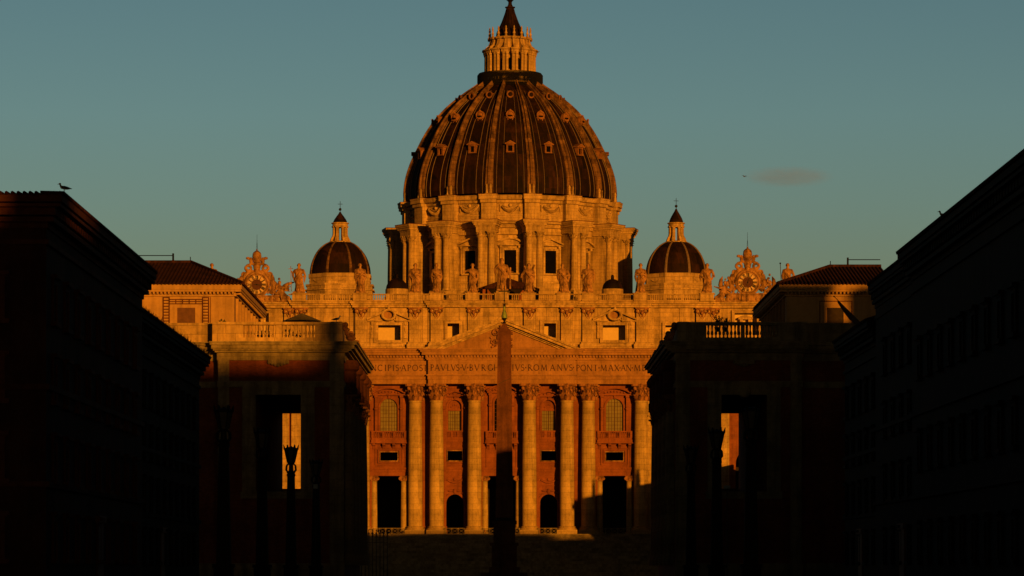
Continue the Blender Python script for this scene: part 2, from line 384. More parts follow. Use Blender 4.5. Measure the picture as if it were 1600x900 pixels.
for k, ch in enumerate('INHONOREMPRI'): letter(L, ch, 462 + 10 * k if k > 8 else 455 + 9.5 * k, PS2 if 455 + 9.5 * k < 552 else PS1, fz(579.6), 1.2)
L.xf(T((0, -BY, 0))); L.build('lettering', M['letter'], frieze)

# Corinthian capital of width w and height h, base at the origin
def capital_mb(r, h, spread=1.5, leaves=8, seed=1):
    rnd = random.Random(seed); m = MB()
    m.lathe([(r * 1.08, 0), (r * 1.08, h * .05), (r * .98, h * .06), (r * 1.0, h * .3), (r * 1.08, h * .6), (r * 1.28, h * .86)], n=20)
    ab = r * spread
    m.slab([(ab * x, ab * y) for x, y in ((-1, -.82), (-.82, -1), (0, -.84), (.82, -1), (1, -.82), (.84, 0), (1, .82), (.82, 1), (0, .84), (-.82, 1), (-1, .82), (-.84, 0))], h * .86, h * 1.0)
    for row, (zb, zt, ph) in enumerate(((.05, .38, 0), (.28, .66, .5))):
        for k in range(leaves):
            a = 2 * pi * (k + ph) / leaves; wd = r * .36
            rr = r * (1.0 + .05 * row); prof = [(rr * 1.02, zb, 1), (rr * 1.12, zb + (zt - zb) * .5, 1.05), (rr * 1.32, zt - .03, .85), (rr * 1.58, zt - .01, .55), (rr * 1.55, zt - .1, .25)]
            rows = []
            for d, zz, ws in prof:
                rows.append([(d * cos(a) - q * wd * ws * sin(a), d * sin(a) + q * wd * ws * cos(a), zz * h) for q in (-1, -.35, .35, 1)])
            inner = [[(x * .93, y * .93, zz - .02 * h) for x, y, zz in rw] for rw in rows]
            m.rings([rw + inn[::-1] for rw, inn in zip(rows, inner)])
    for k in range(4):                                 # corner volutes and the flower of the abacus
        a = pi / 4 + k * pi / 2
        c = (r * 1.42 * cos(a), r * 1.42 * sin(a), h * .74)
        m.ball(c, (r * .24, r * .24, h * .12), 8, 6)
        m.tube([(r * 1.0 * cos(a), r * 1.0 * sin(a), h * .55), (r * 1.3 * cos(a), r * 1.3 * sin(a), h * .7), c], [r * .08, r * .12, r * .14], 5)
        a = k * pi / 2; m.ball((r * 1.3 * cos(a), r * 1.3 * sin(a), h * .92), (r * .2, r * .2, h * .11), 8, 5)
        for s in (-.35, .35): m.ball((r * 1.2 * cos(a + s), r * 1.2 * sin(a + s), h * .74), (r * .14, r * .14, h * .09), 6, 4)
    return m
CAPH = zc1 - zc0
def giant_column(u, plane):
    r0, r1 = 1.42, 1.22; zb = z0 + 1.6
    m = MB(); m.lathe([(r0, zb), (r0, zb + (zc0 - zb) * .33), (r0 - .07, zb + (zc0 - zb) * .62), (r1, zc0 - .3), (r1 + .1, zc0 - .28), (r1 + .1, zc0)], n=40)
    return m
colproto = giant_column(0, 0).build('column', M['column'], None, smooth=40, link=True)
m = MB(); m.box(-1.95, 1.95, -1.95, 1.95, z0 - .05, z0 + .85); m.lathe([(1.9, z0 + .85), (1.95, z0 + 1.0), (1.88, z0 + 1.15), (1.66, z0 + 1.2), (1.62, z0 + 1.3), (1.74, z0 + 1.36), (1.74, z0 + 1.48), (1.5, z0 + 1.52), (1.42, z0 + 1.6)], n=36)
m.build('column_base', M['column'], colproto, smooth=40)
capital_mb(1.27, CAPH, 1.5).build('capital', M['carved'], colproto, loc=(0, 0, zc0), smooth=35)
first = True
for u, pl in ((-218, PS1), (-135.5, PS1), (-102, PC), (-43, PC), (43, PC), (102, PC), (135.5, PS1), (218, PS1)):
    if first: colproto.parent = bas; colproto.location = (U(u), pl + 1.15 - BY, 0); first = False
    else: put(colproto, bas, (U(u), pl + 1.15 - BY, 0))
# giant pilasters: behind each column, and alone on the outer bays
def pil_mb(w, d): 
    m = MB(); m.box(-w / 2, w / 2, -d, .3, z0 + 1.6, zc0); m.box(-w / 2 - .3, w / 2 + .3, -d - .3, .3, z0 - .05, z0 + .85); m.box(-w / 2 - .15, w / 2 + .15, -d - .15, .3, z0 + .85, z0 + 1.6)
    return m
def pilcap_mb(w, d):
    m = MB(); m.box(-w / 2, w / 2, -d * .8, .3, zc0, zc1 - CAPH * .15); m.box(-w / 2 - .35, w / 2 + .35, -d - .5, .3, zc1 - CAPH * .15, zc1)
    for row, (zb, nn, o) in enumerate(((.04, 4, 0), (.34, 3, .5))):
        for k in range(nn):
            x = -w / 2 + w * (k + .5 + o * 0) / nn
            m.ball((x, -d * .85, zc0 + CAPH * (zb + .15)), (w / nn * .42, .3, CAPH * .17), 8, 5); m.ball((x, -d - .25, zc0 + CAPH * (zb + .3)), (w / nn * .35, .25, CAPH * .06), 8, 4)
    for s in (-1, 1): m.torus((s * w * .42, -d - .2, zc0 + CAPH * .72), .3, .12, n=10, k=5)
    return m
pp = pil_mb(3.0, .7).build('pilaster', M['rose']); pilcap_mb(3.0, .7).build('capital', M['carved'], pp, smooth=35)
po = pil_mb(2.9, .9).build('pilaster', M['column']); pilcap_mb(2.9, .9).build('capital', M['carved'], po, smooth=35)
us = [-218, -135.5, -102, -43, 43, 102, 135.5, 218]
for k, u in enumerate(us):
    if k == 0: pp.parent = bas; pp.location = (U(u + 3), WALL - BY + .01, 0)
    else: put(pp, bas, (U(u + 3), WALL - BY + .01, 0))
for k, u in enumerate((-318, -345, -232 - 8, 240, 318, 345, -440, 440)):
    yy = WALL - BY + .01 if abs(u) < 330 else WALL - BY + .3
    if k == 0: po.parent = bas; po.location = (U(u), yy, 0)
    else: put(po, bas, (U(u), yy, 0))

# string course and panels of the lower wall
edges = [(-211, -143), (-95, -51), (-36, 36), (51, 95), (143, 211), (-310, -248), (248, 310)]
for a, b in edges:
    x0, x1 = U(a), U(b); m = MB()
    m.box(x0, x1, WALL - .55, WALL + .1, fz(733.01), fz(730)); m.box(x0, x1, WALL - .3, WALL + .1, fz(737.5), fz(733))
    m.box(x0, x1, WALL - .12, WALL + .1, fz(742), fz(737.49))
    P(m, 'string_course', M['rose'])
    m = MB(); m.box(x0, x1, WALL - .18, WALL + .1, fz(694), fz(692.5)); P(m, 'balcony_moulding', M['rose'])
    m = MB(); m.box(x0, x1, WALL - .25, WALL + .1, fz(601), fz(599.8)); P(m, 'head_moulding', M['rose'])
def frame(mb, u0, u1, p0, p1, w, d, y=WALL):           # moulded frame around a rectangular opening (photo pixels, p0 lower)
    x0, x1, za, zb = U(u0), U(u1), fz(p0), fz(p1)
    mb.box(x0 - w, x0, y - d, y + .1, za - w, zb + w); mb.box(x1, x1 + w, y - d, y + .1, za - w, zb + w)
    mb.box(x0, x1, y - d, y + .1, zb, zb + w); mb.box(x0, x1, y - d, y + .1, za - w, za)
for s in (-1, 1):
    for c, hw, p0, p1 in ((177, 13.5, 719, 706), (73.5, 11.5, 719, 704)):
        m = MB(); frame(m, c * s - hw - 2.4, c * s + hw + 2.4, p0 + 2.4, p1 - 2.4, .22, .34); frame(m, c * s - hw - 7, c * s + hw + 7, p0 + 6, p1 - 5, .16, .22); q_ = P(m, 'mezzanine_frame', M['rose'])
        m = MB(); frame(m, c * s - hw, c * s + hw, p0, p1, .18, .2); m.xf(T((0, -BY, 0))); m.build('marble_edge', M['statue'], q_)
# upper windows: round-headed, framed, with pediment, glazing and balcony
def upper_window(c, hw, p0, p1, ped, balc, paned):
    r = hw / 8; cx = U(c); zb = fz(p0); zt = fz(p1); zs = zt - r
    root = MB(); A = arc(cx, zs, r + .38, 0, pi, 16); B = arc(cx, zs, r, 0, pi, 16)
    for k in range(16): root.prism([A[k], A[k + 1], B[k + 1], B[k]], WALL - .22, WALL + .1)
    for s in (-1, 1):
        root.box(cx + s * r, cx + s * (r + .38), WALL - .22, WALL + .1, zb, zs)
        root.box(cx + s * (r + .55), cx + s * (r + 1.05), WALL - .75, WALL + .1, zb, fz(p1) + .2)       # side colonnette strips
        root.box(cx + s * (r + .45), cx + s * (r + 1.15), WALL - .95, WALL + .1, fz(p1) + .2, fz(p1) + .6); root.ball((cx + s * (r + .8), WALL - .8, zs - .3), (.4, .25, .35), 8, 5)
    w = r + 1.45; ze = fz(p1) + .6
    root.box(cx - w, cx + w, WALL - .8, WALL + .1, ze, ze + .3)
    if ped == 'seg':
        R = (w * w + 1.0) / 2.0; a = math.asin(w / R); cz = ze + .3 + 1.0 - R
        A = arc(cx, cz, R + .28, pi / 2 - a, pi / 2 + a, 14); B = arc(cx, cz, R, pi / 2 - a, pi / 2 + a, 14)
        for k in range(14): root.prism([A[k], A[k + 1], B[k + 1], B[k]], WALL - 1.15, WALL + .1)
        for k in range(7): root.ball((cx + (k - 3) * w * .2, WALL - .15, ze + .5 + .3 * cos((k - 3) * .45)), (.22, .2, .2), 7, 5)
    else:
        for s in (-1, 1): root.prism([(cx, ze + .95), (cx, ze + 1.2), (cx + s * w, ze + .5), (cx + s * w, ze + .25)], WALL - 1.0, WALL + .1)
        root.ball((cx, WALL - .3, ze + .55), (.5, .3, .35), 8, 6)
        for s in (-1, 1): root.ball((cx + s * .7, WALL - .2, ze + .45), (.4, .2, .2), 8, 5)
    root.ball((cx, WALL - .25, zt + .3), (.28, .25, .38), 8, 6)                                         # keystone
    o = P(root, 'upper_window', M['rose'], smooth=30)
    pn = MB(); y = WALL + (.35 if paned == 'A' else .75)
    pn.prism([(cx - r, zb), (cx + r, zb), *arc(cx, zs, r, 0, pi, 16)], y, y + .1)
    if paned == 'A': zt2 = zt
    if paned == 'B':
        ln = MB(); ln.prism([(cx - r + .02, zs - .5), (cx + r - .02, zs - .5), *arc(cx, zs, r - .02, 0, pi, 16)], y - .1, y - .02); ln.prism([(cx - r + .02, zs - .8), (cx + r - .02, zs - .8), (cx + r - .02, zs - .5), (cx - r + .02, zs - .5)], y - .4, y)
        for k in range(5): ln.ball((cx + (k - 2) * .38, y - .1, zs + .35 - .09 * (k - 2) ** 2), (.2, .15, .2), 6, 4)
        ln.xf(T((0, -BY, 0))); ln.build('lunette', M['rose'], o)
    pn.xf(T((0, -BY, 0))); pn.build('pane', M['blind'] if paned != 'C' else M['glass'], o)
    gr = MB()
    nx, nz = 6, 9
    for i in range(nx + 1):
        xx = cx - r + 2 * r * i / nx; hz = zs + sqrt(max(0, r * r - (xx - cx) ** 2)); t = .07 if i == nx // 2 else .03
        gr.box(xx - t, xx + t, y - .06, y + .01, zb, hz)
    for j in range(1, nz):
        zz = zb + (zt - zb) * j / nz; hw_ = r if zz < zs else sqrt(max(0, r * r - (zz - zs) ** 2)); gr.box(cx - hw_, cx + hw_, y - .055, y + .005, zz - .03, zz + .03)
    gr.xf(T((0, -BY, 0))); gr.build('glazing_bars', M['letter'], o)
    if balc:
        b = MB(); w = r + (1.75 if balc == 2 else .8); d = 1.3 if balc == 2 else .35; zt_, zb_ = fz(p0), fz(p0 + 16)
        b.box(cx - w, cx + w, WALL - d, WALL + .1, zb_ - .0, zb_ + .55); b.box(cx - w, cx + w, WALL - d, WALL + .1, zt_ - .02, zt_ + .26)
        b.box(cx - w + .08, cx + w - .08, WALL - d + .1, WALL + .1, zb_ + .55, zb_ + .95)
        for k in range(4):
            xx = cx - w + .25 + (2 * w - .5) * k / 3; b.box(xx - .22, xx + .22, WALL - d + .04, WALL - d + .5, zb_ + .95, zt_ - .02)
        if balc == 2:
            b.box(cx - w - .15, cx + w + .15, WALL - d - .15, WALL + .1, zb_ - .18, zb_)
            for k in range(4):
                xx = cx - w + .5 + (2 * w - 1.0) * k / 3
                b.prismx([(WALL + .1, zb_ - .18), (WALL - d * .9, zb_ - .18), (WALL - d * .9, zb_ - .45), (WALL - d * .5, zb_ - .75), (WALL - .2, zb_ - 1.35), (WALL + .1, zb_ - 1.35)], xx - .28, xx + .28)
            for s in (-1, 1): b.box(cx + s * (w - .1), cx + s * (w - .4), WALL - .2, WALL + .1, fz(737), zb_ - .2)
        bo = P(b, 'balcony', M['rose'])
        bl = MB()
        for k in range(3):
            for j in range(4):
                xx = cx - w + .25 + (2 * w - .5) * (k + (j + .9) / 5) / 3
                bl.lathe([(.08, zb_ + .95), (.13, zb_ + 1.15), (.06, zb_ + 1.45), (.1, zt_ - .02)], (xx, WALL - d + .27), n=6)
        bl.xf(T((0, -BY, 0))); bl.build('balusters', M['rose'], bo)
for s in (-1, 1):
    upper_window(177 * s, 13.5, 675, 622, 'seg', 2, 'A'); upper_window(73.5 * s, 10.5, 674, 624, 'tri', 1, 'B'); upper_window(267 * s, 11, 674, 624, 'tri', 1, 'B')
upper_window(0, 11.5, 675, 618, 'seg', 2, 'C')
# portals: free-standing columns under a lintel, and arched doors with carved panels above
prt = MB(); prt.lathe([(.62, z0 + .5), (.62, z0 + 3.5), (.54, fz(751) - .1), (.62, fz(751) - .08), (.62, fz(751))], n=20)
prt.lathe([(.8, z0), (.8, z0 + .25), (.68, z0 + .45), (.62, z0 + .5)], n=20)
prc = prt.build('porch_column', M['column'], smooth=35)
pc = MB(); zq = fz(751); pc.box(-.8, .8, -.75, .75, zq + .72, zq + .98); pc.box(-.62, .62, -.6, .6, zq, zq + .72)
for s in (-1, 1): pc.tube([(s * .72, -.72, zq + .45), (s * .72, .72, zq + .45)], .32, 12)
pc.ball((0, -.65, zq + .35), (.3, .15, .25), 8, 5)
pc.build('capital', M['carved'], prc)
first = True
for u in (-177 - 23, -177 + 23.5, 177 - 23.5, 177 + 23, -26.5, 26.5):
    if first: prc.parent = bas; prc.location = (U(u), WALL - .35 - BY, 0); first = False
    else: put(prc, bas, (U(u), WALL - .35 - BY, 0))
for s in (-1, 1):
    c = U(73.5 * s); m = MB()
    r = 13.5 / 8; zs = fz(772) - r; A = arc(c, zs, r + .45, 0, pi, 14); B = arc(c, zs, r, 0, pi, 14)
    for k in range(14): m.prism([A[k], A[k + 1], B[k + 1], B[k]], WALL - .3, WALL + .1)
    for q in (-1, 1): m.box(c + q * r, c + q * (r + .45), WALL - .3, WALL + .1, z0, zs); m.box(c + q * r * .98, c + q * (r + .55), WALL - .42, WALL + .1, zs - .35, zs)
    m.box(c - 2.6, c + 2.6, WALL - .25, WALL + .1, fz(759), fz(757.5)); m.box(c - 2.6, c + 2.6, WALL - .2, WALL + .1, fz(745), fz(743.5))
    for q in (-1, 1): m.box(c + q * 2.6, c + q * 2.35, WALL - .12, WALL + .1, fz(757.4), fz(745.1))
    m.tube([(c + t * 1.5, WALL - .15, fz(749) - .55 * (1 - t * t)) for t in [-1 + i / 6 for i in range(13)]], .2, 6)
    for q in (-1, 1): m.torus((c + q * 1.6, WALL - .1, fz(749.5)), .32, .11, n=10, k=5); m.ball((c + q * 1.95, WALL - .1, fz(752)), (.16, .12, .45), 6, 5)
    m.ball((c, WALL - .15, fz(748.6)), (.34, .22, .3), 8, 6); m.ball((c, WALL - .3, fz(767.5)), (.38, .3, .55), 8, 6)
    for q in (-1, 1): m.ball((c + q * .8, WALL - .2, fz(766.5)), (.6, .2, .22), 8, 5); m.ball((c + q * 1.7, WALL - .2, fz(770)), (.5, .2, .25), 8, 5)
    P(m, 'arched_doorway', M['rose'], smooth=30)
for s in (-1, 1):
    m = MB(); c = 177 * s
    m.box(U(c - 19) - .02, U(c - 19) - .35, WALL - .1, WALL + .1, z0, fz(743)); m.box(U(c + 19) + .02, U(c + 19) + .35, WALL - .1, WALL + .1, z0, fz(743))
    for q in (-1, 1): m.box(U(c + 31 * q) - .25, U(c + 31 * q) + .25, WALL - .14, WALL + .1, z0, fz(742.5))
    P(m, 'portal_frame', M['rose'])

# pediment over the four middle columns
zb, za, hw = fz(546) + .003, fz(497), 123 / 8.0
m = MB(); m.prism([(FC - hw + 1.5, zb), (FC + hw - 1.5, zb), (FC, za - 1.1)], PC + .25, WALL + .5)
ped = P(m, 'pediment', M['frieze'])
sl = (za - zb) / hw
for s in (-1, 1):
    r_ = MB()
    for off, t, y in ((0, .42, PC - 2.0), (.42, .55, PC - 1.65), (.97, .35, PC - .75), (1.32, .3, PC - .25)):
        r_.prism([(FC, za - off), (FC, za - off - t), (FC + s * (hw - max(0, off + t) / sl * 1.0), zb), (FC + s * (hw - off / sl), zb)], y, WALL + .5 - off * .01)
    r_.xf(T((0, -BY, 0))); r_.build('raking_cornice', M['trav'], ped)
a_ = MB()                                              # carved arms: shield, tiara and ribbons
rnd = random.Random(3); zz = fz(528)
a_.ball((FC, PC - .05, zz), (1.0, .45, 1.35), 12, 8); a_.ball((FC, PC - .15, zz + 2.3), (.65, .4, .9), 10, 8)
for q in (-1, 1):
    a_.torus((FC + q * 1.25, PC - .05, zz + 1.0), .5, .2, n=12, k=6); a_.torus((FC + q * 1.2, PC - .05, zz - .9), .42, .18, n=12, k=6)
    a_.tube([(FC - q * .7, PC - .1, zz + 1.2), (FC + q * 1.4, PC - .1, zz + 2.4)], .16, 6)
for k in range(46):
    q = rnd.choice((-1, 1)); a_.ball((FC + q * rnd.uniform(.8, 2.1), PC + .05, zz + rnd.uniform(-2, 2.2)), (rnd.uniform(.12, .3), .3, rnd.uniform(.12, .34)), 6, 4)
a_.xf(T((0, -BY, 0))); a_.build('coat_of_arms', M['carved'], ped, smooth=50)

# attic storey
AT = [(-460, -327, 703.4), (-327, -232, 702.7), (-232, -115, 702.1), (-115, 115, 701.5), (115, 232, 702.1), (232, 327, 702.7), (327, 460, 703.4)]
aops = []
for s in (-1, 1): aops += [(177 * s - 18.5, 177 * s + 18.5, 530.5, 507), (74.5 * s - 10.5, 74.5 * s + 10.5, 527, 504.5), (267 * s - 10.5, 267 * s + 10.5, 530, 507), (383 * s - 17.5, 383 * s + 17.5, 522, 487.5)]
m = MB()
for a, b, pl in AT:
    wall_with_openings(m, U(a), U(b), fz(547.5), fz(476), pl, pl + .9, [(U(p), U(q), fz(r_), fz(t), 0) for p, q, r_, t in aops if a < p < b])
    for e in (a, b): m.face([(U(e), pl, fz(547.5)), (U(e), 705, fz(547.5)), (U(e), 705, fz(476)), (U(e), pl, fz(476))])
attic = P(m, 'attic_wall', M['trav'])
m = MB(); m.box(U(-458), U(458), 705.1, 705.5, fz(548), fz(477))
P(m, 'attic_back_wall', M['cream'])
m = MB(); m.box(U(-459), U(459), 703.9, 730, fz(476.5), fz(472.5)); P(m, 'terrace_slab', M['trav'])
m = MB()
for a, b, pl in AT:
    x0, x1 = U(a), U(b)
    m.box(x0 - .01, x1 + .01, pl - .5, 704.3, fz(546.1), fz(541.5)); m.box(x0, x1, pl - .25, pl + .1, fz(541.5), fz(537.5))      # plinth
    m.box(x0 - .25, x1 + .25, pl - .85, 704.3, fz(479.5), fz(476)); m.box(x0 - .5, x1 + .5, pl - 1.25, 704.3, fz(476), fz(473.4)); m.box(x0 - .75, x1 + .75, pl - 1.55, 704.3, fz(473.4), fz(470.5))
P(m, 'attic_cornice', M['trav'])
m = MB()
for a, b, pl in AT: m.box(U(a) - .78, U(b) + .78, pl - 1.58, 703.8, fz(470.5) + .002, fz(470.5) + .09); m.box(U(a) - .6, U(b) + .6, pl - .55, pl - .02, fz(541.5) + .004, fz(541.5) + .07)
P(m, 'dark_line_flashing', M['flash'])
pr = MB(); w = 2.3
zt, zb = fz(479.8), fz(541)
pr.box(-w / 2, w / 2, -.85, .2, zb, zt); pr.box(-w / 2 - .5, w / 2 + .5, -1.5, .2, zb - .55, zb + .55); pr.box(-w / 2 - .25, w / 2 + .25, -1.1, .2, zb + .55, zb + .95)
pil = pr.build('attic_pilaster', M['trav'])
ca = MB()
ca.box(-w / 2 - .2, w / 2 + .2, -1.05, .1, zt - .25, zt + .01)
for q in (-1, 1): ca.torus((q * .75, -1.0, zt - .65), .36, .16, n=12, k=6); ca.tube([(q * .75, -.8, zt - .9), (q * .5, -.8, zt - 1.7), (0, -.8, zt - 2.3)], [.16, .12, .06], 6)
ca.ball((0, -1.1, zt - .95), (.36, .35, .48), 9, 7); ca.ball((0, -.75, zt - 1.6), (.3, .2, .4), 8, 6); ca.tube([(0, -.75, zt - 1.9), (0, -.75, zt - 2.9)], [.12, .04], 5)
ca.build('scroll_capital', M['carved'], pil, smooth=40)
first = True
for u in (-440, -314, -332, -220, -135.5, -102, -44, 44, 102, 135.5, 220, 314, 332, 440):
    pl = next(p for a, b, p in AT if a <= u <= b)
    if first: pil.parent = bas; pil.location = (U(u), pl + .1 - BY, 0); first = False
    else: put(pil, bas, (U(u), pl + .1 - BY, 0))
# the small return strips beside each pilaster
for u in (-232, 232, -118, 118, -60, 60, -200, 200, -285, 285):
    pl = next(p for a, b, p in AT if a <= u <= b); m = MB(); m.box(U(u) - .8, U(u) + .8, pl - .22, pl + .1, fz(537.4), fz(479.6))
    P(m, 'pilaster_strip', M['trav'])
for s in (-1, 1):
    for c, hw, p0, p1, big in ((177, 18.5, 530.5, 507, 1), (74.5, 10.5, 527, 504.5, 0), (267, 10.5, 530, 507, 0), (383, 17.5, 522, 487.5, 0)):
        pl = next(p for a, b, p in AT if a <= c * s <= b); m = MB(); frame(m, c * s - hw, c * s + hw, p0, p1, .42, .3, pl); frame(m, c * s - hw - 3.4, c * s + hw + 3.4, p0 + 3.4, p1 - 3.4, .16, .5, pl)
        cx = U(c * s)
        if big:
            zt = fz(498)
            for q in (-1, 1):
                m.box(cx + q * 2.95, cx + q * 3.5, pl - .4, pl + .1, fz(528), zt - .3); m.ball((cx + q * 3.25, pl - .42, zt - .7), (.36, .3, .55), 8, 6); m.ball((cx + q * 3.25, pl - .35, zt - 2.0), (.22, .25, .7), 8, 6)
                m.prism([(cx + q * 4.3, zt - .2), (cx + q * 4.3, zt + .12), (cx + q * 1.25, zt + 1.55), (cx + q * 1.25, zt + 1.1)], pl - 1.2, pl + .1); m.prism([(cx + q * 4.0, zt - .2), (cx + q * 4.0, zt - .1), (cx + q * 1.4, zt + 1.0), (cx + q * 1.4, zt - .2)], pl - .35, pl + .1)
                m.box(cx + q * 4.2, cx + q * 1.4, pl - .8, pl + .1, zt - .45, zt - .2)
            for k in range(28):
                t0, t1 = 2 * pi * k / 28, 2 * pi * (k + 1) / 28
                m.prism([(cx + 1.5 * cos(t0), fz(491) + 1.2 * sin(t0)), (cx + 1.5 * cos(t1), fz(491) + 1.2 * sin(t1)), (cx + .98 * cos(t1), fz(491) + .76 * sin(t1)), (cx + .98 * cos(t0), fz(491) + .76 * sin(t0))], pl - 1.1, pl + .1)
            m.torus((cx, pl - 1.1, fz(491)), 1.25, .22, n=26, k=7, sz=.8); pass
            m.ball((cx, pl - 1.15, fz(491) + 1.2), (.3, .3, .35), 8, 5)
            for q in (-1, 1): m.torus((cx + q * 1.35, pl - .2, fz(497)), .3, .13, n=10, k=5)
        o = P(m, 'attic_window', M['trav'], smooth=35)
        if big:
            d = MB(); A = [(cx + .9 * cos(t), fz(491) + .7 * sin(t)) for t in [2 * pi * i / 20 for i in range(20)]]
            d.prism(A, pl - .06, pl + .02); d.xf(T((0, -BY, 0))); d.build('oculus', M['frieze'], o)
        if c == 383:
            d = MB(); zt = fz(497)
            for q in (-1, 1): d.box(cx + q * .55, cx + q * 1.1, pl + .35, pl + .8, fz(522), zt)
            d.box(cx - 1.4, cx + 1.4, pl + .25, pl + .8, zt, zt + .35); d.prism([(cx - 1.4, zt + .35), (cx + 1.4, zt + .35), (cx, zt + .95)], pl + .25, pl + .8)
            d.xf(T((0, -BY, 0))); d.build('bell_housing', M['trav'], o)
# balustrade of the roof terrace
m = MB(); bl = MB(); YB = 701.0
STX = [-453, -317, -222, -135, -102, -46, 0, 42, 96, 136, 217, 321, 447]
for a, b in ((-334, 334),):
    m.box(U(a), U(b), YB, YB + .8, fz(470.4), fz(468)); m.box(U(a), U(b), YB - .02, YB + .75, fz(460), fz(458.4))
st = sorted([u for u in STX if abs(u) < 330]); cuts = [-334, *st, 334]
for u in st: m.box(U(u) - 1.35, U(u) + 1.35, YB - .35, YB + 1.6, fz(470.3), fz(457.2)); m.box(U(u) - 1.5, U(u) + 1.5, YB - .5, YB + 1.7, fz(458.2), fz(457))
for a, b in zip(cuts, cuts[1:]):
    xa, xb = U(a) + 1.4, U(b) - 1.4; nseg = max(1, round((xb - xa) / 3.6)); sw = (xb - xa) / nseg
    for k in range(nseg):
        if k: m.box(xa + k * sw - .35, xa + k * sw + .35, YB + .02, YB + .72, fz(468), fz(460))
        nb = int((sw - .8) / .36)
        for j in range(nb):
            xx = xa + k * sw + .45 + (j + .5) * (sw - .9) / nb
            bl.lathe([(.09, fz(468)), (.15, fz(466.2)), (.07, fz(463.5)), (.12, fz(460))], (xx, YB + .37), n=6)
balu = P(m, 'roof_balustrade', M['trav'])
bl.xf(T((0, -BY, 0))); bl.build('balusters', M['trav'], balu)
for s in (-1, 1):
    m = MB(); m.box(U(334 * s), U(458 * s), 702.2, 703.2, fz(470.4), fz(464)); m.box(U(447 * s) - 1.3, U(447 * s) + 1.3, 701.9, 703.6, fz(470.4), fz(457)); P(m, 'end_parapet', M['trav'])

# nave, transept blocks and roofs behind the front
ZR = fz(472)
m = MB(); m.box(U(-440), U(440), 716.2, 735, 6, ZR - .5); m.box(-36, 39, 735, 812, 6, 47); m.box(-45, 48, 812, 870, 6, 50.5)
P(m, 'nave_wall', M['trav'])
m = MB(); xc = 0.9
for y0_, y1_, hw, zb, zt in ((728, 812, 6.4, 58.5, 60.7),):
    m.prism([(xc - hw, zb), (xc + hw, zb), (xc, zt)], y0_, y1_)
P(m, 'nave_roof', M['tile'])
m = MB(); m.box(xc - 6.0, xc + 6.0, 728.6, 811, 46, 58.49); P(m, 'nave_gable', M['darkplaster'])
m = MB()
for s in (-1, 1): m.prism([(xc + s * 6.3, 50), (xc + s * 6.3, 59.3), (xc + s * 17.5, 57.9), (xc + s * 17.5, 50)], 735, 809)
P(m, 'aisle_roof', M['trav'])
m = MB()
for px in (757, 823): m.prism([(PX(px - 12, 716), 54), (PX(px + 12, 716), 54), (PX(px + 12, 716), 56.3), (PX(px + 5, 716), 57.3), (PX(px - 5, 716), 57.3), (PX(px - 12, 716), 56.3)], 714, 717)
m.box(U(-440), U(440), 716, 735, ZR - .6, ZR - .3)
P(m, 'terrace_parapet', M['rose'])
for px, r in ((620, 17), (957, 16)):
    Y = 760; x = PX(px, Y); sc = Y / F; zb = PZ(452, Y)
    m = MB(); m.lathe([(r * sc * cos(a), zb + r * sc * 1.0 * sin(a)) for a in [pi / 2 * k / 8 for k in range(8)]] + [(.35, zb + r * sc), (.35, zb + r * sc + .5), (.2, zb + r * sc + .9)], (x, Y), n=20)
    o = P(m, 'roof_cupola', M['lead'], smooth=40)
    m = MB(); m.lathe([(r * sc * 1.05, 47), (r * sc * 1.05, zb)], (x, Y), n=20); m.xf(T((0, -BY, 0))); m.build('cupola_drum', M['trav'], o)
# ------------------------------------------------------------------ drum and great dome
DX, DY = 1.5, 840.0
def dz(py): return EYE + (HY - py) / 6.667            # height at the dome's axis
def dzf(py): return EYE + (HY - py) / 6.9             # height at the near side of the drum
dome_c = T((DX, DY - BY, 0))
DR = 23.6; ZE0, ZE1 = dzf(361), dzf(343.5); ZA = dzf(302.5); ZB = 64.0
m = MB(); m.lathe([(DR, 46), (DR, ZE0 - .4), (DR + .5, ZE0 - .3), (DR + .5, ZE0 + 1.1), (DR + 1.0, ZE0 + 1.2), (DR + 1.4, ZE1 - .6), (DR + 1.9, ZE1 - .5), (DR + 2.0, ZE1 - .05), (24.1, ZE1 + .02), (24.1, ZA - 1.7), (24.5, ZA - 1.6), (24.6, ZA - 1.0), (25.2, ZA - .9), (25.5, ZA - .3), (25.6, ZA), (24.4, ZA + .25), (23, ZA + .3)], n=96, caps=False)
m.lathe([(29.6, 44), (29.6, 61.0), (29.2, 62.2), (28.9, ZB - .3), (28.6, ZB)], n=64)
m.xf(dome_c); drum = m.build('drum', M['drumstone'], bas, smooth=40)
fl = MB(); fl.lathe([(24.05, ZE1 + .14), (25.63, ZE1 + .12), (25.63, ZE1 - .02), (24.05, ZE1 + .0)], n=96, caps=False); fl.xf(dome_c); fl.build('dark_line_flashing', M['flash'], drum)
# one buttress facing -y; the copies are turned about the axis
def radial(o, ang, first):
    """first: move the object itself, else a copy, to angle ang (0 = towards the square)"""
    c = o if first else o.copy()
    if not first:
        COL.objects.link(c)
        for ch in o.children: d = ch.copy(); COL.objects.link(d); d.parent = c
    c.location = (DX, DY - BY, 0); c.rotation_euler = (0, 0, ang); return c
m = MB()
m.box(-1.75, 1.75, -27.6, -22.5, ZB, ZE0 + .01); m.box(-1.35, 1.35, -28.0, -27.5, ZB + .5, ZE0)
for (w, r, za, zb) in ((2.15, 29.0, ZE0, ZE0 + 1.0), (2.3, 29.15, ZE0 + 1.0, ZE0 + 1.35), (2.6, 29.5, ZE0 + 1.35, ZE1 - .75), (2.85, 29.75, ZE1 - .75, ZE1 - .4), (3.0, 29.95, ZE1 - .4, ZE1)):
    m.box(-w, w, -r, -23.4, za, zb)
m.box(-2.4, 2.4, -29.6, -23, ZB - 2, ZB + .9); m.box(-1.7, 1.7, -25.4, -23, ZE1, ZA - 1.65)
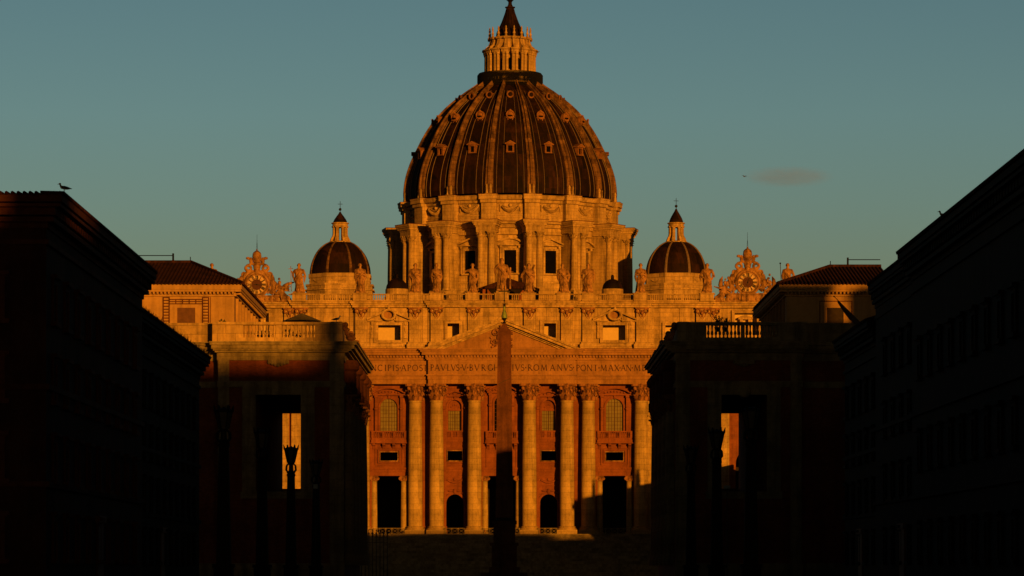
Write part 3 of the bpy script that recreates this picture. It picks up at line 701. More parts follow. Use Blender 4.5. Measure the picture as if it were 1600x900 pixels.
for (w, r, za, zb) in ((1.9, 25.6, ZE1, ZE1 + .5), (1.85, 25.9, ZA - 1.65, ZA - .9), (2.1, 26.3, ZA - .9, ZA - .1), (2.15, 26.4, ZA - .1, ZA + .2)): m.box(-w, w, -r, -23, za, zb)
but = m.build('buttress', M['drumstone'], drum)
cm = MB(); zt0 = dzf(372)
for s in (-1, 1):
    cm.lathe([(1.0, ZB + .9), (1.0, ZB + 1.1), (.85, ZB + 1.4), (.8, ZB + 1.5), (.8, ZB + 5), (.69, zt0)], (s * 1.22, -28.1), n=20)
    q = capital_mb(.70, ZE0 - zt0, 1.45, 6); cm.join(q, T((s * 1.22, -28.1, zt0)))
cm.build('paired_columns', M['drumstone'], but, smooth=35)
fin = MB()
for q in (-.42, .42): fin.lathe([(.34, ZA + .2), (.34, ZA + .9), (.28, ZA + 1.0), (.26, ZA + 1.9), (.36, ZA + 2.0), (.2, ZA + 2.5), (.05, ZA + 2.7)], (q, -25.0), n=8)
fin.box(-.85, .85, -25.5, -24.4, ZA + .19, ZA + .5); fin.build('rib_pedestal', M['drumstone'], but)
fl = MB(); fl.box(-3.03, 3.03, -29.98, -23.4, ZE1 + .002, ZE1 + .16); fl.build('dark_line_flashing', M['flash'], but)
fl = MB(); fl.box(-2.18, 2.18, -26.43, -23.4, ZA + .202, ZA + .3); fl.build('upper_dark_line_flashing', M['flash'], but)
STEP = 2 * pi / 16
for k in range(16): radial(but, STEP * (k + .5), k == 0).parent = drum
for ped_kind in ('seg', 'tri'):
    m = MB(); y = -DR
    zs, zt = dzf(424), dzf(388)
    w = 1.36
    for q in (-1, 1): m.box(q * w, q * (w + .45), y - .55, y + .5, zs, zt); m.box(q * (w + .5), q * (w + 1.0), y - .35, y + .5, zs - .3, zt + .9); m.box(q * (w + .5), q * (w + 1.05), y - .75, y + .4, zt + .5, zt + 1.0)
    m.box(-w - .45, w + .45, y - .55, y + .5, zt, zt + .45); m.box(-w - .7, w + .7, y - .7, y + .5, zs - .35, zs); m.box(-3.0, 3.0, y - .85, y + .4, zt + 1.0, zt + 1.25)
    if ped_kind == 'seg':
        hgt = 1.25; R = (9 + hgt * hgt) / (2 * hgt); a = math.asin(3.0 / R); cz = zt + 1.25 + hgt - R
        A = arc(0, cz, R + .38, pi / 2 - a, pi / 2 + a, 16); B = arc(0, cz, R, pi / 2 - a, pi / 2 + a, 16)
        for k in range(16): m.prism([A[k], A[k + 1], B[k + 1], B[k]], y - 1.0, y + .3)
        m.prism(B, y - .3, y + .3)
    else:
        for q in (-1, 1): m.prism([(0, zt + 2.45), (0, zt + 2.85), (q * 3.2, zt + 1.65), (q * 3.2, zt + 1.25)], y - 1.0, y + .3)
        m.prism([(-2.8, zt + 1.25), (2.8, zt + 1.25), (0, zt + 2.4)], y - .3, y + .3)
    m.box(-3.3, 3.3, y - .18, y + .4, zs - 2.2, zs - 1.9)
    for q in (-1, 1): m.box(q * 3.3, q * 3.0, y - .18, y + .4, zs - 1.9, zt + .4)
    wn_ = m.build('drum_window', M['drumstone'], drum)
    g = MB(); g.box(-w, w, y - .08, y + .3, zs, zt); g.build('pane', M['glass'], wn_)
    for k in range(16):
        if (k % 2 == 0) == (ped_kind == 'seg'):
            if k in (0, 1): radial(wn_, STEP * k, True)
            else: radial(wn_, STEP * k, False).parent = drum
# swags on the attic of the drum
m = MB(); zg = (ZE1 + ZA) / 2 - .35; y = -24.2
def curvepts(f, n=16): return [f(-1 + 2 * i / n) for i in range(n + 1)]
def onr(x, z, r=24.25): return (r * sin(x / r), -r * cos(x / r), z)
m.tube(curvepts(lambda t: onr(t * 2.1, zg + 1.0 - 1.25 * (1 - t * t))), [.22 + .2 * (1 - abs(-1 + 2 * i / 16)) for i in range(17)], 7)
m.tube(curvepts(lambda t: onr(t * 1.7, zg + 1.15 - .55 * (1 - t * t), 24.35)), .13, 5)
for k in range(14):
    t = -1 + (k + .5) / 7; m.ball(onr(t * 2.0, zg + .95 - 1.2 * (1 - t * t), 24.75), (.12, .22, .3), 6, 4)
for q in (-1, 1):
    m.ball(onr(q * 2.15, zg + 1.1), (.38, .3, .34), 8, 6); m.ball(onr(q * 2.35, zg + .35), (.2, .25, .75), 7, 6)
m.ball(onr(0, zg + 1.15), (.42, .3, .42), 9, 6)
for k in range(9): m.ball(onr(-1.6 + .4 * k, zg + 1.0 - 1.15 * (1 - (.19 * (k - 4)) ** 2)), (.26, .5, .26), 6, 5)
for (xa, xb, za_, zb_) in ((-3.0, 3.0, zg + 2.0, zg + 2.15), (-3.0, 3.0, zg - 1.2, zg - 1.05)):
    m.rings([[onr(xa + (xb - xa) * i / 8, za_, 24.02), onr(xa + (xb - xa) * i / 8, za_, 24.3), onr(xa + (xb - xa) * i / 8, zb_, 24.3), onr(xa + (xb - xa) * i / 8, zb_, 24.02)] for i in range(9)])
sw = m.build('garland', M['drumstone'], drum, smooth=50)
for k in range(16): radial(sw, STEP * k, k == 0).parent = drum
m = MB(); m.xf(dome_c)
# dome shell with lead seams
PROF = [(318, 24.6), (306, 24.75), (290, 24.5), (275.5, 24.0), (258, 23.05), (240, 21.75), (220, 20.2), (205, 18.8), (192, 17.35), (174, 14.8), (160, 12.3), (150, 10.3), (140, 8.1), (132, 6.6)]
from bisect import bisect
ZS = [(dz(p), r) for p, r in PROF]
def catmull(pts, n):
    out = []
    for i in range(len(pts) - 1):
        p0, p1, p2, p3 = pts[max(i - 1, 0)], pts[i], pts[i + 1], pts[min(i + 2, len(pts) - 1)]
        for k in range(n):
            t = k / n
            out.append(tuple(.5 * (2 * b + (c - a) * t + (2 * a - 5 * b + 4 * c - d) * t * t + (3 * b - a - 3 * c + d) * t ** 3) for a, b, c, d in zip(p0, p1, p2, p3)))
    return out + [pts[-1]]
CUR = catmull(ZS, 4)
m = MB(); m.lathe([(r - .35, z) for z, r in CUR], n=96, caps=False)
m.m = 1
def strip(mb, a0, wfun, h, pts, lift=0):                # raised strip along the dome at angle a0
    rr = []
    for k, (z, r) in enumerate(pts):
        z2, r2 = pts[min(k + 1, len(pts) - 1)]; z1, r1 = pts[max(k - 1, 0)]
        t = Vector((r2 - r1, z2 - z1)).normalized(); nr, nz = t.y, -t.x
        w = wfun(k / (len(pts) - 1)); ring = []
        for q, hh in ((-1, -.5), (-1, h * .7), (-.55, h), (.55, h), (1, h * .7), (1, -.5)):
            R = r - .35 + (hh + lift) * nr; ring.append((R * sin(a0) + q * w * cos(a0), -R * cos(a0) + q * w * sin(a0), z + (hh + lift) * nz))
        rr.append(ring)
    mb.rings(rr)
for k in range(16):
    for o in (-.33, -.17, .17, .33): strip(m, STEP * (k + o), lambda t: .055, .13, CUR[:int(len(CUR) * .86)])
m.xf(dome_c); shell = m.build('dome_shell', [M['lead'], M['seam']], bas, smooth=50)
rb = MB(); strip(rb, 0, lambda t: .98 - .62 * t, .6, CUR); strip(rb, 0, lambda t: .38 - .2 * t, .98, CUR)

rib = rb.build('dome_rib', M['rib'], shell, smooth=35)
for k in range(16): radial(rib, STEP * (k + .5), k == 0).parent = shell
def dome_at(py):
    z = dz(py)
    for (za, ra), (zb_, rb_) in zip(CUR, CUR[1:]):
        if za <= z <= zb_: t = (z - za) / (zb_ - za); return z, ra + (rb_ - ra) * t
    return z, CUR[-1][1]
def front_py(py): return py + 0                         # photo row at the near face
def dormer(z, r, kind):
    m = MB(); y = -r
    if kind == 0:
        m.box(-.95, .95, y - .55, y + 2, z - .1, z + .15)
        for q in (-1, 1): m.box(q * .5, q * .9, y - .45, y + 2, z + .15, z + 1.5)
        m.box(-.9, .9, y - .45, y + 2.2, z + 1.5, z + 1.8); m.prism([(-1.25, z + 1.8), (1.25, z + 1.8), (1.2, z + 2.0), (0, z + 2.65), (-1.2, z + 2.0)], y - .75, y + 2.4)
        d = MB(); d.box(-.5, .5, y + .1, y + 1.5, z + .15, z + 1.5)
    elif kind == 1:
        m.ball((0, y + .35, z + .75), (1.0, .95, 1.0), 16, 10); m.torus((0, y - .35, z + .75), .85, .17, n=20, k=7); m.box(-.72, .72, y - .4, y + 1.4, z - .05, z + .3)
        m.ball((0, y - .3, z + 1.75), (.28, .3, .26), 8, 5)
        for q in (-1, 1): m.ball((q * .8, y - .2, z + .1), (.22, .3, .25), 7, 5); m.tube([(q * .6, y - .15, z), (q * .45, y - .05, z - .7), (0, y + .02, z - 1.0)], [.16, .14, .1], 6)
        d = MB(); d.box(-.5, .5, y - .62, y - .4, z + .3, z + .62); d.box(-.08, .08, y - .64, y - .4, z + .2, z + .3)
    else:
        m.torus((0, y - .15, z + .5), .62, .2, n=18, k=7); m.lathe([(.5, 0), (.5, 1.6)], n=14); 
        m.v = [(x, yy, zz) for x, yy, zz in m.v]; m2 = MB(); m2.torus((0, y - .15, z + .5), .68, .2, n=18, k=7); m2.box(-.5, .5, y, y + 1.5, z - .1, z + .95); m = m2
        d = MB(); d.ball((0, y - .05, z + .5), (.5, .12, .5), 10, 6)
    return m, d
for kind, py, dr in ((0, 249, -.1), (1, 196, .1), (2, 158.5, .3)):
    z, r = dome_at(py + (6 if kind == 0 else 3)); m, d = dormer(z, r + dr - .35, kind)
    o = m.build('dormer', M['dormer'], shell, smooth=35); d.build('pane', M['glass'] if kind != 2 else M['lead'], o)
    for k in range(16): radial(o, STEP * k, k == 0).parent = shell

# lantern of the great dome
LZ = lambda py: dz(py)
m = MB(); m.lathe([(6.3, LZ(136)), (6.6, LZ(134)), (7.5, LZ(134)), (7.5, LZ(131)), (6.6, LZ(130.5))], n=48); m.lathe([(4.6, LZ(135)), (4.6, LZ(84))], n=32)
m.lathe([(6.15, LZ(118)), (6.15, LZ(115))], n=48); m.xf(dome_c)
lan = m.build('lantern', M['drumstone'], bas, smooth=40)
g = MB(); g.lathe([(7.55, LZ(119)), (7.65, LZ(118.6)), (7.65, LZ(118)), (7.5, LZ(117.6))], n=48, caps=False)
for k in range(190):
    a = 2 * pi * k / 190; g.tube([(7.62 * cos(a), 7.62 * sin(a), LZ(138)), (7.62 * cos(a), 7.62 * sin(a), LZ(119)), (7.3 * cos(a), 7.3 * sin(a), LZ(116))], .085, 4)
for zz in (138, 131, 124.5): g.torus((0, 0, LZ(zz)), 7.62, .09, n=48, k=4, plane='xy')
g.xf(dome_c); g.build('gallery_railing', M['iron'], lan)
c = MB()
for s in (-.42, .42): c.lathe([(.42, LZ(117)), (.34, LZ(115)), (.31, LZ(89.5)), (.42, LZ(89)), (.5, LZ(86))], (s, -5.75), n=12)
c.box(-.3, .3, -5.6, -4.4, LZ(117), LZ(86)); c.box(-.9, .9, -6.25, -4.4, LZ(86), LZ(82)); c.box(-1.02, 1.02, -6.5, -4.4, LZ(82), LZ(79.5)); c.box(-.9, .9, -6.25, -4.5, LZ(118.5), LZ(117))
c.prismx([(-5.9, LZ(79.5)), (-4.5, LZ(79.5)), (-4.5, LZ(63)), (-4.75, LZ(63)), (-4.85, LZ(68)), (-5.2, LZ(73)), (-5.8, LZ(76))], -.35, .35)
c.box(-.5, .5, -5.25, -4.4, LZ(64), LZ(61)); c.lathe([(.42, LZ(61)), (.2, LZ(58)), (.34, LZ(55.5)), (.14, LZ(52.5)), (.2, LZ(50)), (.3, LZ(49)), (.12, LZ(48)), (.2, LZ(46.5)), (.03, LZ(44))], (0, -4.85), n=8)
lc = c.build('lantern_pier', M['drumstone'], lan, smooth=35)
for k in range(16): radial(lc, STEP * (k + .5), k == 0).parent = lan
c = MB(); c.prism([(-.42, LZ(112)), (.42, LZ(112)), *arc(0, LZ(97), .42, 0, pi, 8)], -4.72, -4.4); lw = c.build('lantern_window', M['glass'], lan)
for k in range(16): radial(lw, STEP * k, k == 0).parent = lan
c = MB(); c.lathe([(5.3, LZ(84)), (5.35, LZ(80)), (4.4, LZ(79.4)), (4.3, LZ(64)), (4.75, LZ(63)), (4.8, LZ(60.5)), (3.2, LZ(60))], n=48); c.xf(dome_c); c.build('upper_tier', M['drumstone'], lan, smooth=35)
c = MB(); sp = [(3.3, LZ(60)), (3.1, LZ(52)), (2.5, LZ(44)), (1.95, LZ(36)), (1.5, LZ(28)), (1.12, LZ(21)), (.85, LZ(14.5)), (.8, LZ(13))]
c.lathe(sp + [(1.15, LZ(12.5)), (1.2, LZ(11)), (.7, LZ(10.5)), (.45, LZ(7)), (.4, LZ(3)), (.6, LZ(2.5)), (.3, LZ(2))], n=32)
for k in range(16):
    a = STEP * (k + .5)
    for (r1, z1), (r2, z2) in zip(sp, sp[1:]): c.tube([(r1 * sin(a), -r1 * cos(a), z1), (r2 * sin(a), -r2 * cos(a), z2)], .13, 4)
    if k % 2 == 0: c.ball((2.75 * sin(a + .2), -2.75 * cos(a + .2), LZ(47)), (.3, .3, .4), 6, 4)
c.xf(dome_c); spire = c.build('lantern_spire', M['lead'], lan, smooth=40)
c = MB(); c.ball((0, 0, LZ(-5)), 1.15, 20, 14); c.xf(dome_c); c.build('bronze_ball', M['bronze'], spire, smooth=80)
c = MB(); z_ = LZ(-13); c.box(-.14, .14, -.14, .14, z_ - .2, z_ + 4.2); c.box(-1.2, 1.2, -.13, .13, z_ + 2.6, z_ + 2.88); c.xf(dome_c); c.build('cross', M['bronze'], spire)

# the two lesser domes
for (px, tint) in ((531.5, 0), (1056.5, 1)):
    Y = 812.0; x = PX(px, Y); sc = Y / F
    def q(py): return PZ(py, Y)
    def oct_(mb, r, za, zb, n=8): mb.lathe([(r, za), (r, zb)], n=n, ph=pi / 8)
    loc = T((x, Y - BY, 0)); R = 48 * sc
    prof = [(R * cos(a) ** .92, q(431) + (q(378.5) - q(431)) * 1.045 * sin(a)) for a in [radians(78) * k / 12 for k in range(13)]]
    m = MB(); m.lathe(prof, n=48); m.xf(loc); sd = m.build('side_dome', M['lead'], bas, smooth=50)
    r_ = MB()
    for k in range(8):
        a = pi / 8 + k * pi / 4; rr = []
        for i, (rad, z) in enumerate(prof):
            w = .34 - .16 * i / 12
            rr.append([((rad + h) * sin(a) + o * w * cos(a), -(rad + h) * cos(a) + o * w * sin(a), z + h * .3) for o, h in ((-1, -.3), (-1, .1), (-.5, .22), (.5, .22), (1, .1), (1, -.3))])
        r_.rings(rr)
    r_.xf(loc); r_.build('side_dome_ribs', M['rib'] if tint == 0 else M['seam'], sd, smooth=35)
    b = MB()
    for r, za, zb in ((1.03, 436, 430), (1.0, 447, 436), (1.12, 449, 446), (1.08, 470, 449), (1.14, 456, 454)): oct_(b, R * r * 1.06, q(za), q(zb))
    for k in range(8):
        a = k * pi / 4
        for p0, p1, dd in ((446, 437, 1.02),):
            z0_, z1_ = q(p0), q(p1); rr = R * .985
            b.tube([(rr * sin(a) + t * 1.3 * cos(a), -rr * cos(a) + t * 1.3 * sin(a), z1_ - .35 - .5 * (1 - t * t)) for t in [-1 + i / 5 for i in range(11)]], .13, 5)
    b.xf(loc); b.build('octagonal_drum', M['drumstone'], sd)
    l_ = MB(); zt, zb = q(349), q(380)
    l_.lathe([(2.5, zb - .3), (2.5, zb + .3), (2.2, zb + .4), (1.6, zb + .5)], n=24)
    for k in range(8):
        a = pi / 8 + k * pi / 4
        pier = MB(); pier.box(-.23, .23, -1.75, -1.15, zb + .3, zt); pier.prismx([(-2.45, zb + .3), (-1.7, zb + .3), (-1.7, zb + 2.4), (-1.85, zb + 1.6), (-2.2, zb + 1.0)], -.22, .22); pier.box(-.42, .42, -1.9, -1.1, zt - .95, zt - .7); l_.join(pier, RZ(a))
    for k in range(8):                                  # round heads of the open lights
        a = k * pi / 4; pier = MB(); A = arc(0, zt - 1.45, .5, 0, pi, 8)
        for (ax, az), (bx, bz) in zip(A, A[1:]): pier.prism([(ax, az), (bx, bz), (bx, zt - .9), (ax, zt - .9)], -1.62, -1.3)
        l_.join(pier, RZ(a))
    l_.lathe([(1.75, zt - .95), (1.75, zt - .2), (2.0, zt - .1), (2.0, zt + .1), (1.5, zt + .15)], n=16, ph=pi / 8)
    l_.xf(loc); lo = l_.build('side_lantern', M['drumstone'], sd)
    cp = MB(); h = q(331) - zt if tint == 0 else q(326) - zt
    cp.lathe([(1.6, zt), (1.55, zt + h * .15), (1.3, zt + h * .35), (.85, zt + h * .6), (.4, zt + h * .82), (.15, zt + h)], n=16)
    cp.xf(loc); cp.build('lantern_cap', M['lead'], sd, smooth=40)
    fn = MB(); fn.ball((0, 0, zt + h + .55), .33, 10, 8); fn.tube([(0, 0, zt + h - .1), (0, 0, zt + h + 2.4)], .06, 5); fn.tube([(-.55, 0, zt + h + 1.75), (.55, 0, zt + h + 1.75)], .055, 5)
    fn.xf(loc); fn.build('cross', M['bronze'], sd)

# ------------------------------------------------------------------ statues along the balustrade
def remeshed(mb, name, mat, vox=.075):
    o = mb.build(name, mat, link=True)
    md = o.modifiers.new('r', 'REMESH'); md.mode = 'VOXEL'; md.voxel_size = vox
    dg = bpy.context.evaluated_depsgraph_get(); me = bpy.data.meshes.new_from_object(o.evaluated_get(dg))
    o.modifiers.clear(); old = o.data; o.data = me; bpy.data.meshes.remove(old); me.name = name
    me.shade_smooth()
    return o
def figure(seed, armL, armR, lean=0.0, beard=True, wide=1.0, head=0.0, torso_bare=False):
    """standing draped figure, 5.5 high, facing -y; arms given as (elbow, hand) points"""
    r = random.Random(seed); m = MB(); n = 36; rr = []; ph = r.uniform(0, 6)
    prof = [(0, .78, .62), (.35, .74, .58), (.9, .66, .54), (1.5, .62, .52), (2.1, .66, .55), (2.6, .7, .55), (3.0, .6, .47), (3.4, .62, .46), (3.9, .74, .48), (4.2, .80, .44), (4.42, .62, .36), (4.55, .3, .27), (4.65, .22, .24), (4.85, .2, .22)]
    for z, a, b in prof:
        fold = .17 * max(0, 1 - z / 4.6) + (.02 if z < 4.3 else 0)
        sx = lean * (z / 4.4) + .14 * sin(z * 1.15 + ph)* (1 - z / 6)
        rr.append([(sx + wide * a * cos(t) * (1 + fold * (sin(6 * t + ph + z * .35) + .6 * sin(11 * t + 2 * ph - z * .5))), b * sin(t) * (1 + fold * (sin(6 * t + ph + z * .35) + .6 * sin(11 * t + 2 * ph))), z) for t in [2 * pi * i / n for i in range(n)]])
    m.rings(rr)
    sx = lean + .14 * sin(4.9 * 1.15 + ph) * .2; hz = 5.12
    m.ball((sx + head, -.06, hz), (.30, .34, .42), 14, 10); m.ball((sx + head, .05, hz + .08), (.35, .35, .38), 12, 8)
    m.ball((sx + head, -.38, hz - .03), (.07, .1, .12), 6, 5); m.ball((sx + head, -.33, hz - .15), (.14, .06, .05), 6, 4)
    for q in (-1, 1): m.ball((sx + head + q * .31, 0, hz), (.07, .1, .14), 6, 5); m.ball((sx + head + q * .13, -.3, hz + .09), (.09, .07, .04), 6, 4)
    if beard: m.ball((sx + head, -.24, hz - .36), (.22, .2, .34), 9, 7)
    for s, (e, h) in ((-1, armL), (1, armR)):
        sh = (lean + s * .68 * wide, 0, 4.12)
        m.tube([sh, ((sh[0] + e[0]) / 2, (sh[1] + e[1]) / 2, (sh[2] + e[2]) / 2), e, h], [.27, .26, .22, .13], 9)
        m.ball(sh, .3, 9, 7); m.ball(h, (.15, .13, .17), 8, 6)
        d = (Vector(h) - Vector(e)).normalized()
        for f in range(4):
            o = Vector((.06 * (f - 1.5), 0, .02 * (f % 2))); m.tube([Vector(h) + o, Vector(h) + o + d * .16, Vector(h) + o + d * .26 + Vector((0, .06, 0))], [.055, .05, .04], 5)
        m.tube([Vector(h), Vector(h) + Vector((-s * .1, -.1, .12))], [.06, .05], 5)
        if not torso_bare: m.tube([e, (e[0] - s * .05, e[1], e[2] - .5), (e[0] - s * .15, e[1] + .05, e[2] - 1.1 - r.random() * .5)], [.24, .22, .06], 7)   # hanging sleeve
    side = r.choice((-1, 1))
    m.tube([(lean + side * .68, .05, 4.2), (lean + side * .2, -.46, 3.5), (-side * .35, -.52, 2.7), (-side * .72, -.2, 2.2), (-side * .6, .2, 1.6)], [.22, .2, .22, .2, .12], 8)
    for k in range(3):
        x = r.uniform(-.45, .45); m.tube([(x, -.5, 2.5), (x + r.uniform(-.2, .2), -.55, 1.3), (x + r.uniform(-.25, .25), -.62, .1)], [.1, .13, .14], 6)
    kx = -side * .25; m.tube([(kx, -.3, 2.6), (kx, -.62, 1.55), (kx * 1.1, -.45, .25)], [.3, .27, .2], 8)   # bent knee under the drapery
    for q in (-1, 1): m.ball((q * .3, -.7, .12), (.17, .32, .13), 8, 5)
    m.box(-.95, .95, -.9, .75, -.25, .06)
    return m
def rod(name, parent, pts, rad, mat='statue', extra=None):
    m = MB(); m.tube(pts, rad, 6)
    if extra: extra(m)
    return m.build(name, M[mat], parent)
hang = lambda s: ((s * .98, -.05, 3.2), (s * .8, -.4, 2.35))
chest = lambda s: ((s * .95, -.25, 3.15), (s * .2, -.62, 3.45))
hip = lambda s: ((s * 1.12, .0, 3.2), (s * .62, -.45, 2.75))
STAT = [  # px, label, armL, armR, kwargs, attribute
    (331, 'stone statue mostly hidden behind the left tiled palace roof, only head and shoulders showing', chest(-1), hang(1), dict(beard=True), None),
    (467, 'stone statue holding a tall cross-topped staff beside the left clock', ((-1.1, -.1, 3.6), (-1.25, -.35, 3.9)), hip(1), dict(wide=1.08), 'crossstaff_l'),
    (562.5, 'bearded stone statue with hands folded at the chest before the left small dome', chest(-1), chest(1), dict(wide=1.12), None),
    (649, 'broad stone statue holding a book, first one left of the slender beardless statue', hip(-1), chest(1), dict(wide=1.2), 'book'),
    (682, 'slender beardless stone statue between the broad statue and the half-bare statue', ((-.85, -.1, 3.2), (-.35, -.55, 2.9)), chest(1), dict(beard=False, wide=.9), None),
    (738, 'half-bare stone statue stretching one forearm sideways, with a thin cross behind its shoulder', ((-1.2, -.1, 3.95), (-1.55, -.5, 3.75)), hang(1), dict(torso_bare=True, beard=True, wide=.95), 'reed_r'),
    (784, 'tallest stone statue in the middle, raising one arm and resting a cross at its side', ((-1.15, -.2, 3.55), (-.55, -.55, 4.35)), ((1.1, 0, 3.3), (1.25, -.3, 2.7)), dict(wide=1.1), 'bigcross'),
    (826.5, 'stone statue carrying an X-shaped cross behind its shoulders with one elbow out', ((-1.25, -.1, 3.3), (-1.3, -.5, 2.9)), chest(1), dict(wide=1.0), 'xcross'),
    (880, 'robed stone statue twisting with crossed arms just right of the square drum windows', chest(-1), ((1.1, -.1, 3.3), (.35, -.6, 2.9)), dict(wide=1.08, lean=-.12), None),
    (919, 'stone statue holding a thin slanting lance before the right side of the drum', ((-1.1, -.1, 3.3), (-1.05, -.5, 3.2)), hip(1), dict(wide=1.15), 'lance_l'),
    (1001, 'upright stone statue with folded forearms between the drum and the right small dome', chest(-1), chest(1), dict(wide=1.0), 'book'),
    (1104, 'leaning stone statue in front of the right small dome, beside the right clock', hip(-1), ((1.2, 0, 3.6), (1.4, -.3, 3.0)), dict(wide=1.1, lean=.15), None),
    (1231, 'stone statue with a knobbed staff standing alone above the right palace roof', ((-.95, -.2, 3.2), (-1.0, -.5, 2.9)), hip(1), dict(wide=1.0), 'knobstaff_l'),
]
for i, (px, lab, aL, aR, kw, att) in enumerate(STAT):
    f = figure(20 + i, aL, aR, **kw); sc = 45 / 8 / 5.55; zb = fz(457) + .22
    if px == 784: sc *= 1.1; zb = fz(451.5)
    x = PX(px, 701.2)
    o = remeshed(f, 'statue', M['statue'], .055)
    o.location = (x, 701.6, zb); o.scale = (sc * 1.08, sc * 1.08, sc); o.rotation_euler = (0, 0, radians(random.Random(i).uniform(-14, 14)))
    tag(o, lab, 'statue', 'statues on the roof balustrade')
    if att == 'crossstaff_l':
        rod('cross_staff', o, [(-1.3, -.4, .1), (-1.42, -.4, 5.0)], .06, extra=lambda m: (m.tube([(-1.85, -.4, 4.45), (-1.0, -.4, 4.5)], .06, 5),))
    if att == 'book': rod('book', o, [(.0, -.6, 3.2), (.35, -.75, 3.75)], .24)
    if att == 'reed_r': rod('reed_cross', o, [(1.0, -.2, .2), (1.25, -.1, 5.6)], .055, extra=lambda m: (m.tube([(.9, -.1, 4.7), (1.55, -.1, 4.8)], .05, 5),))
    if att == 'bigcross': rod('cross', o, [(1.35, -.2, .1), (1.42, .1, 3.9)], .16, extra=lambda m: (m.tube([(.9, .05, 3.1), (1.9, .05, 3.1)], .15, 6),))
    if att == 'xcross': rod('diagonal_cross', o, [(-1.0, .45, .4), (.95, .45, 5.3)], .17, extra=lambda m: (m.tube([(1.0, .45, .4), (-.85, .45, 5.1)], .17, 6),))
    if att == 'lance_l': rod('lance', o, [(-.9, -.5, .3), (-1.35, -.35, 5.2)], .06)
    if att == 'knobstaff_l': rod('staff', o, [(-1.1, -.4, .1), (-1.35, -.4, 5.5)], .06, 'bronze', extra=lambda m: m.ball((-1.35, -.4, 5.5), .17, 8, 6))
pb = MB(); pb.box(U(0) - 1.1, U(0) + 1.1, YB - .2, YB + 1.5, fz(457.1), fz(453)); P(pb, 'statue_pedestal', M['trav'])

